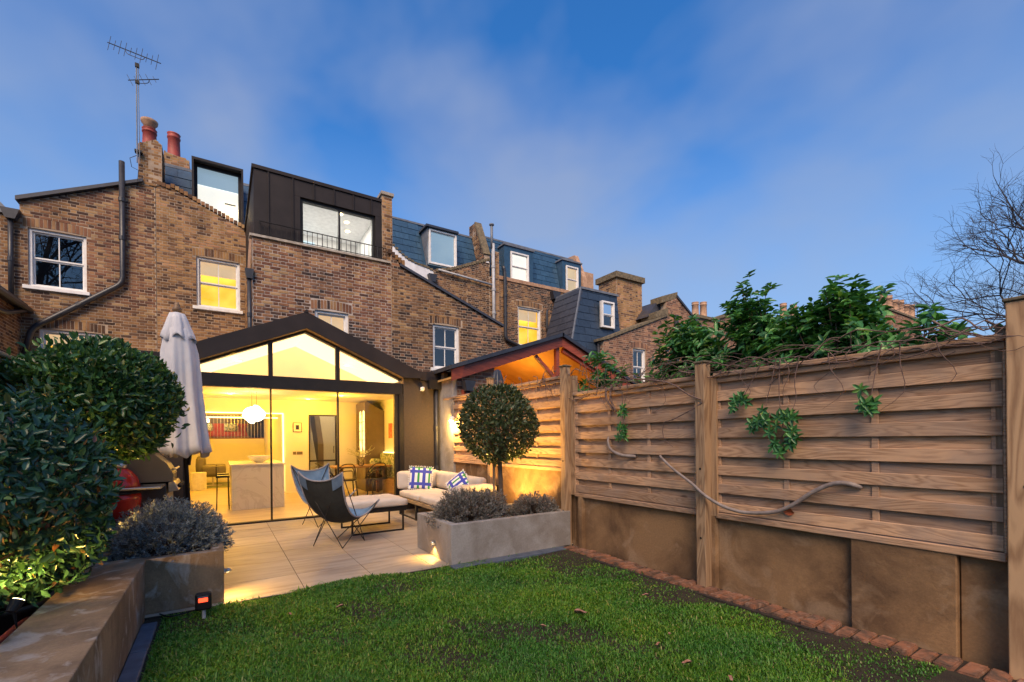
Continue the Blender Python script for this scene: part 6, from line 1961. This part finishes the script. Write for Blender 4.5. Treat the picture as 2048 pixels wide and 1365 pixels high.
def shoots(cx_, cy_, w_, z0, z1, n, sub, seed, peak=0):
    r0 = np.random.RandomState(seed)
    out = []
    for k in range(n):
        s = r0.uniform(-1, 1)
        z = z0 + (z1 - z0) * (1 - abs(s - peak) ** 1.6) * r0.uniform(.75, 1.0)
        out.append(((cx_ + r0.uniform(-.28, .28), cy_ + s * w_, z), sub))
    return out
choisya((4.7, 4.75, 1.3), shoots(4.6, 4.6, .42, 1.95, 2.62, 14, 9, 1), 'small light evergreen shrub in front of the white gable window', seed=1)
choisya((4.9, 3.35, 1.2), shoots(4.65, 3.33, .55, 1.85, 2.80, 52, 15, 2), 'round evergreen shrub just behind the tall fence post', seed=2)
choisya((4.9, 2.55, 1.2), shoots(4.7, 2.62, .42, 1.9, 2.98, 54, 15, 3, .1) + [((4.75, 2.70, 2.90), 12)], 'tall pointed evergreen shrub, second from the left behind the fence', seed=3)
choisya((4.9, 1.85, 1.2), shoots(4.7, 1.84, .60, 1.9, 2.74, 62, 15, 4, .1) + [((4.75, 1.95, 2.74), 10), ((4.75, 1.78, 2.62), 10)], 'broad bluish evergreen shrub with a shoot standing above it', seed=4)
choisya((4.9, 1.22, 1.2), shoots(4.7, 1.22, .34, 1.85, 2.36, 20, 11, 5), 'low evergreen shrub nearest the right end of the fence', seed=5)
# ---------------- vines on the fence
def vine_path(y0, y1, z0, z1, n, r0, x=3.84, wob=.06):
    pts = []
    zz, xx = 0, 0
    for k in range(n):
        t = k / (n - 1)
        zz = zz * .7 + r0.uniform(-wob, wob)
        xx = xx * .7 + r0.uniform(-.04, .05)
        pts.append((x + xx, y0 + (y1 - y0) * t, z0 + (z1 - z0) * t + zz))
    return pts
def smoothp(pts, k=3):
    out = []
    P = [Vector(p) for p in pts]
    for i in range(len(P) - 1):
        a, b, c, d = P[max(i - 1, 0)], P[i], P[i + 1], P[min(i + 2, len(P) - 1)]
        for j in range(k):
            t = j / k
            out.append(.5 * ((2 * b) + (-a + c) * t + (2 * a - 5 * b + 4 * c - d) * t * t + (-a + 3 * b - 3 * c + d) * t ** 3))
    out.append(P[-1])
    return out
VI = empty('climbing_vine', 'tangle of bare brown vine stems trailing along the top of the fence', 'vine', (3.86, 2.8, 2.0))
rv = random.Random(5)
for k in range(44):
    ya_ = rv.uniform(.4, 4.4)
    yb_ = ya_ + rv.uniform(.5, 1.7) * rv.choice((-1, 1))
    yb_ = max(.3, min(5.3, yb_))
    zl = 2.02
    p = vine_path(ya_, yb_, zl + rv.uniform(-.05, .09), zl + rv.uniform(-.12, .12), 9, rv, 3.855, .07)
    r_ = rv.uniform(.0025, .007)
    MB().tube(smoothp(p), [r_ * (1 - .6 * i / 24) for i in range(25)], 5, False).build('vine_stem', M['vine'], VI, True)
for k in range(26):                                          # upper, around the taller post, and twiglets hanging down
    ya_ = rv.uniform(.8, 7.6)
    zt = 2.02 if ya_ < 4.6 else 2.27
    L = rv.uniform(.15, .5)
    p = [(3.845, ya_, zt), (3.83, ya_ + rv.uniform(-.06, .06), zt - L * .3), (3.855, ya_ + rv.uniform(-.12, .12), zt - L * .7), (3.86, ya_ + rv.uniform(-.2, .2), zt - L)]
    MB().tube(smoothp(p), [.0045 - .0004 * i for i in range(10)], 4, False).build('vine_twig', M['vine'], VI, True)
for k in range(22):
    ya_ = rv.uniform(4.6, 7.2) if k % 2 else rv.uniform(3.9, 5.0)
    p = vine_path(ya_, ya_ + rv.uniform(-.9, .5), 2.28 if ya_ > 4.6 else 2.05, 2.3 + rv.uniform(-.25, .12), 8, rv, 3.86, .13)
    MB().tube(smoothp(p), [.006 * (1 - .7 * i / 21) for i in range(22)], 4, False).build('vine_stem', M['vine'], VI, True)
p = [(3.80, 3.5, 2.05), (3.78, 3.0, 1.95), (3.78, 2.75, 1.80), (3.79, 2.62, 1.72), (3.84, 2.98, 1.58), (3.85, 3.1, 1.55), (3.86, 3.12, 1.4), (3.86, 3.0, 1.3)]
MB().tube(smoothp(list(p)), [.009 * (1 - .75 * i / 21) for i in range(22)], 5, False).build('vine_stem', M['vine'], VI, True)
for (a, b) in (((3.87, 3.86, 2.02), (3.88, 3.80, 1.70)), ((3.87, 3.95, 2.0), (3.88, 3.84, 1.72))):
    MB().tube(smoothp([a, ((a[0] + b[0]) / 2 - .02, (a[1] + b[1]) / 2 + .04, (a[2] + b[2]) / 2), b]), .013, 6).build('vine_stem', M['vine'], VI, True)
for (yy, zz, y0_) in ((2.26, 1.74, 2.10), (2.06, 1.55, 1.98), (1.92, 1.42, 1.95), (1.86, 1.58, 1.80), (1.33, 1.65, 1.27), (3.64, 1.52, 3.72), (3.66, 1.72, 3.6)):
    MB().tube(smoothp([(3.86, y0_, 2.03), (3.845, (y0_ * 2 + yy) / 3 + rv.uniform(-.03, .03), zz + (2.0 - zz) * .62), (3.85, (y0_ + yy * 2) / 3 + rv.uniform(-.03, .03), zz + (2.0 - zz) * .3), (3.85, yy, zz)]), [.0045 - .0003 * i for i in range(10)], 5, False).build('vine_twig', M['vine'], VI, True)
TV = empty('thick_vine', 'smooth thick grey vine stem looping through the fence slats past the post', 'vine', (3.84, 2.4, .9))
tp = [(3.93, 3.97, 1.42), (3.87, 3.93, 1.36), (3.85, 3.86, 1.26), (3.86, 3.70, 1.20), (3.93, 3.55, 1.19)]
MB().tube(smoothp(tp, 4), [.012 + .0006 * i for i in range(17)], 8).build('stem', M['vine_grey'], TV, True)
tp = [(3.94, 3.22, 1.20), (3.86, 3.15, 1.19), (3.83, 2.98, 1.08), (3.79, 2.73, .95), (3.765, 2.60, .87), (3.79, 2.46, .79), (3.83, 2.32, .745), (3.855, 2.2, .74), (3.86, 2.0, .775), (3.86, 1.86, .85), (3.86, 1.72, .96), (3.865, 1.60, 1.03), (3.87, 1.50, 1.05), (3.93, 1.42, 1.02)]
MB().tube(smoothp(tp, 4), [.013 + .0001 * i for i in range(53)], 8).build('stem', M['vine_grey'], TV, True)
def sprig(y, z, w_, h, n, label, seed, x=3.85):
    r0 = np.random.RandomState(seed)
    t = empty('leaf_sprig', label, 'foliage', (x, y, z), 'leaf sprigs growing through the fence')
    P, D, Nn = [], [], []
    mb = MB()
    for k in range(n):
        c = np.array([x - r0.uniform(.0, .05), y + r0.normal() * w_, z + r0.normal() * h])
        mb.tube([(x + .05, y, z + h), tuple(c)], [.004, .0015], 4, False)
        kk = 6
        a = np.arange(kk) * 1.05 + r0.uniform(0, 6)
        dd = np.stack([-.25 + 0 * a, np.cos(a), np.sin(a)], 1)
        P.append(np.repeat(c[None], kk, 0)); D.append(dd); Nn.append(np.repeat([[-1., 0, .35]], kk, 0) + r0.normal(size=(kk, 3)) * .3)
    P, D, Nn = (np.concatenate(q) for q in (P, D, Nn))
    obj('leaves', leaf_mesh('leaves', P, D, Nn, r0.uniform(.045, .075, len(P)), .027, .2), M['choisya'], t)
    mb.build('stem', M['bark'], t)
sprig(2.26, 1.72, .06, .05, 9, 'upper leaf sprig on the near panel beside the vine twigs', 1)
sprig(2.06, 1.52, .07, .06, 13, 'middle leaf sprig on the near panel', 2)
sprig(1.92, 1.38, .09, .06, 12, 'lower trailing leaf sprig on the near panel', 3)
sprig(1.86, 1.55, .025, .04, 5, 'small leaf sprig right of the middle one on the near panel', 6)
sprig(1.33, 1.62, .035, .04, 8, 'separate small leaf sprig at the right of the near panel', 4)
sprig(3.64, 1.48, .03, .06, 8, 'leaf sprig on the second fence panel', 5)
sprig(3.66, 1.70, .03, .025, 4, 'small upper leaf sprig on the second fence panel', 7)
# ---------------- distant bare tree
def bare_tree(base, h, label, seed, depth=7, m='twig', lean=(0, 0, 0), r0=.16, sides=4, dense=False):
    t = empty('bare_tree', label, 'tree', base, 'bare winter trees')
    rr = random.Random(seed)
    tr, br = MB(), MB()
    def grow(p, d, L, r_, k):
        n = 3
        pts = [p]
        for i in range(n):
            d = (d + Vector((rr.gauss(0, .16), rr.gauss(0, .16), rr.gauss(.02, .10)))).normalized()
            pts.append(pts[-1] + d * L / n)
        (tr if k >= depth - 1 else br).tube(pts, [r_ * (1 - .35 * i / n) for i in range(n + 1)], max(3, sides if k < depth - 2 else 7), False)
        if k <= 0: return
        for q in range((4 if dense and k < 6 else 3) if k > 1 else (3 if dense else 2)):
            ax_ = Vector((rr.gauss(0, 1), rr.gauss(0, 1), rr.gauss(0, .6)))
            nd = (d + ax_.normalized() * rr.uniform(.5, 1.0) + Vector((0, 0, -.06 if k < 4 else .12))).normalized()
            st_ = pts[-1] if q == 0 else pts[rr.randint(1, n)]
            grow(st_, nd, L * rr.uniform(.66, .82), r_ * .60, k - 1)
    grow(Vector(base), Vector(lean) + Vector((0, 0, 1)), h * .27, r0, depth)
    tr.build('trunk', M['bark'] if m != 'twig' else M['twig'], t, True)
    br.build('crown', M[m], t)
    return t
bare_tree((-8.5, -8.0, -.05), 23, 'tall bare winter tree behind the viewer, mirrored in the upper window panes', 9, 8, r0=.45)
bare_tree((14.3, .62, -.05), 8.6, 'large bare winter tree beyond the right end of the fence', 4, 8, r0=.12)
# ---------------- lawn: blades of grass, fallen leaves
def grass(n, x0, x1, y0, y1):
    x = nrs.uniform(x0, x1, n)
    y = nrs.uniform(y0, y1, n)
    d = np.hypot(x, y)
    # thinner far away, worn near the brick edge and in patches
    pn = np.sin(x * 3.1 + 1.3 * np.sin(y * 2.2)) + np.sin(y * 4.3 + 1.7 * np.sin(x * 2.9)) + .7 * np.sin(x * 9 + y * 7) + .8 * np.sin(x * 19 + 3 * np.sin(y * 11)) * np.sin(y * 23 + 2 * np.sin(x * 13))
    edge = np.clip((3.66 - x - .12 * np.sin(y * 5.3) - .08 * np.sin(y * 13)) / .85, 0, 1)
    far = np.where((y > 3.75) & (x > 2.6), np.clip((4.35 - y) / .5, 0, 1), 1)
    keep = nrs.rand(n) < np.clip(.75 + .26 * pn, .20, 1) * (0.14 + .86 * edge) * (.15 + .85 * far)
    x, y, d, pn, edge = x[keep], y[keep], d[keep], pn[keep], edge[keep]
    n = len(x)
    z = 0.012 * np.sin(x * 2.3 + y * 1.1) + 0.010 * np.sin(x * 5.1 - y * 3.7) + 0.006 * np.sin(y * 9 + x * 4) - 0.014
    h = nrs.uniform(.010, .034, n) * (1 + .25 * pn / 2) * (.55 + .45 * edge)
    a = nrs.uniform(0, 6.28, n)
    h = np.where(nrs.rand(n) < .02, h * 1.9, h)
    lean = nrs.uniform(.15, 1.25, n)
    wd = nrs.uniform(.0018, .0036, n) * np.clip(d / 2.6, .8, 1.7)
    dx, dy = np.cos(a), np.sin(a)
    sx, sy = -dy * wd, dx * wd
    v = np.empty((n, 5, 3))
    v[:, 0] = np.stack([x - sx, y - sy, z], 1)
    v[:, 1] = np.stack([x + sx, y + sy, z], 1)
    mx, my, mz = x + dx * h * lean * .35, y + dy * h * lean * .35, z + h * .6
    v[:, 2] = np.stack([mx + sx * .8, my + sy * .8, mz], 1)
    v[:, 3] = np.stack([mx - sx * .8, my - sy * .8, mz], 1)
    v[:, 4] = np.stack([x + dx * h * lean, y + dy * h * lean, z + h * (1.05 - .35 * lean)], 1)
    i5 = np.arange(n) * 5
    li = np.concatenate([np.stack([i5, i5 + 1, i5 + 2, i5 + 3], 1), np.stack([i5 + 3, i5 + 2, i5 + 4], 1)], 1).reshape(-1)
    me = bpy.data.meshes.new('grass')
    me.vertices.add(n * 5)
    me.vertices.foreach_set('co', v.reshape(-1))
    me.loops.add(len(li))
    me.loops.foreach_set('vertex_index', li.astype(np.int32))
    st = np.stack([np.arange(n) * 7, np.arange(n) * 7 + 4], 1).reshape(-1)
    tt = np.tile([4, 3], n)
    me.polygons.add(2 * n)
    me.polygons.foreach_set('loop_start', st.astype(np.int32))
    me.polygons.foreach_set('loop_total', tt.astype(np.int32))
    me.update(calc_edges=True)
    return me
def grass_mat():
    m, t, b = newmat('grass_blade')
    b.inputs['Roughness'].default_value = 0.5
    g = N(t, 'ShaderNodeNewGeometry')
    c = ramp(t, [(0, (0.030, 0.10, 0.008)), (.35, (0.072, 0.215, 0.016)), (.74, (0.125, 0.30, 0.022)), (.93, (0.20, 0.34, 0.04)), (1, (0.40, 0.33, 0.14))], g.outputs['Random Per Island']).outputs[0]
    n = noise(t, 1.4, 3, .55, vec=g.outputs['Position'])
    k = ramp(t, [(.35, (.62, .85, 1.0)), (.65, (1.3, 1.15, .75))], n.outputs[0]).outputs[0]
    c = mixc(t, 1.0, c, k, 'MULTIPLY')
    t.links.new(c, b.inputs['Base Color'])
    tl = N(t, 'ShaderNodeBsdfTranslucent')
    t.links.new(c, tl.inputs[0])
    mx = N(t, 'ShaderNodeMixShader')
    mx.inputs[0].default_value = .3
    t.links.new(b.outputs[0], mx.inputs[1])
    t.links.new(tl.outputs[0], mx.inputs[2])
    t.links.new(mx.outputs[0], t.nodes['Material Output'].inputs[0])
    return m
tag(obj('grass', grass(400000, -.40, 3.68, 0.9, 4.70), grass_mat()), 'short green lawn grass with worn patches', 'grass', kind='stuff')
M['dead_leaf'] = mat('dead_leaf', (.42, .22, .16), (.28, .12, .07), .8, scale=30)
lf_txt = ['large curled pink brown leaf in the middle of the lawn', 'pale small leaf left of the big curled leaf', 'brown leaf lying near the tall fence post foot', 'dull leaf on the right half of the lawn', 'small pink leaf below the dull one', 'dark leaf towards the front of the lawn', 'reddish leaf at the bottom edge of the picture', 'leaf fragment near the patio edge at left', 'little leaf near the timer box side of the lawn']
for i, (x, y) in enumerate([(2.34, 2.69), (1.955, 2.65), (3.06, 2.68), (2.59, 2.06), (2.40, 2.0), (2.34, 1.74), (2.39, 1.49), (.81, 3.89), (.45, 3.94)]):
    s = .05 if i == 0 else rnd.uniform(.02, .032)
    a = rnd.uniform(0, 6.28)
    mb = MB()
    for q in range(9):
        t = q / 8
        wv = math.sin(math.pi * min(1, t * 1.02)) ** .7 * (.42 + .12 * math.sin(9 * t))
        for e in (-1, 0, 1):
            lx_, ly_ = (t - .5) * 2 * s, e * wv * s
            lz = .045 + .35 * s * abs(e) * (1 + .6 * math.sin(5 * t)) + .2 * s * (t - .5) ** 2
            mb.v.append((x + lx_ * math.cos(a) - ly_ * math.sin(a), y + lx_ * math.sin(a) + ly_ * math.cos(a), lz))
    for q in range(8):
        for e in range(2):
            k = q * 3 + e
            mb.f.append((k, k + 1, k + 4, k + 3))
    tag(mb.build('fallen_leaf', M['dead_leaf'], None, True), lf_txt[i], 'leaf', 'fallen leaves on the lawn')
o = MB()
for q in range(7):
    for e in (-1, 0, 1):
        o.v.append((3.90 - .015 * abs(e), 1.96 - .09 * q / 6, .80 + e * .035 * math.sin(math.pi * (q + .4) / 7) - .02 * q / 6))
for q in range(6):
    for e in range(2):
        k = q * 3 + e
        o.f.append((k, k + 1, k + 4, k + 3))
tag(o.build('fallen_leaf', mat('orange_leaf', (.45, .11, .03), (.28, .06, .02), .7, scale=20), None, True), 'rusty orange dry leaf caught in the fence under the thick vine', 'leaf')
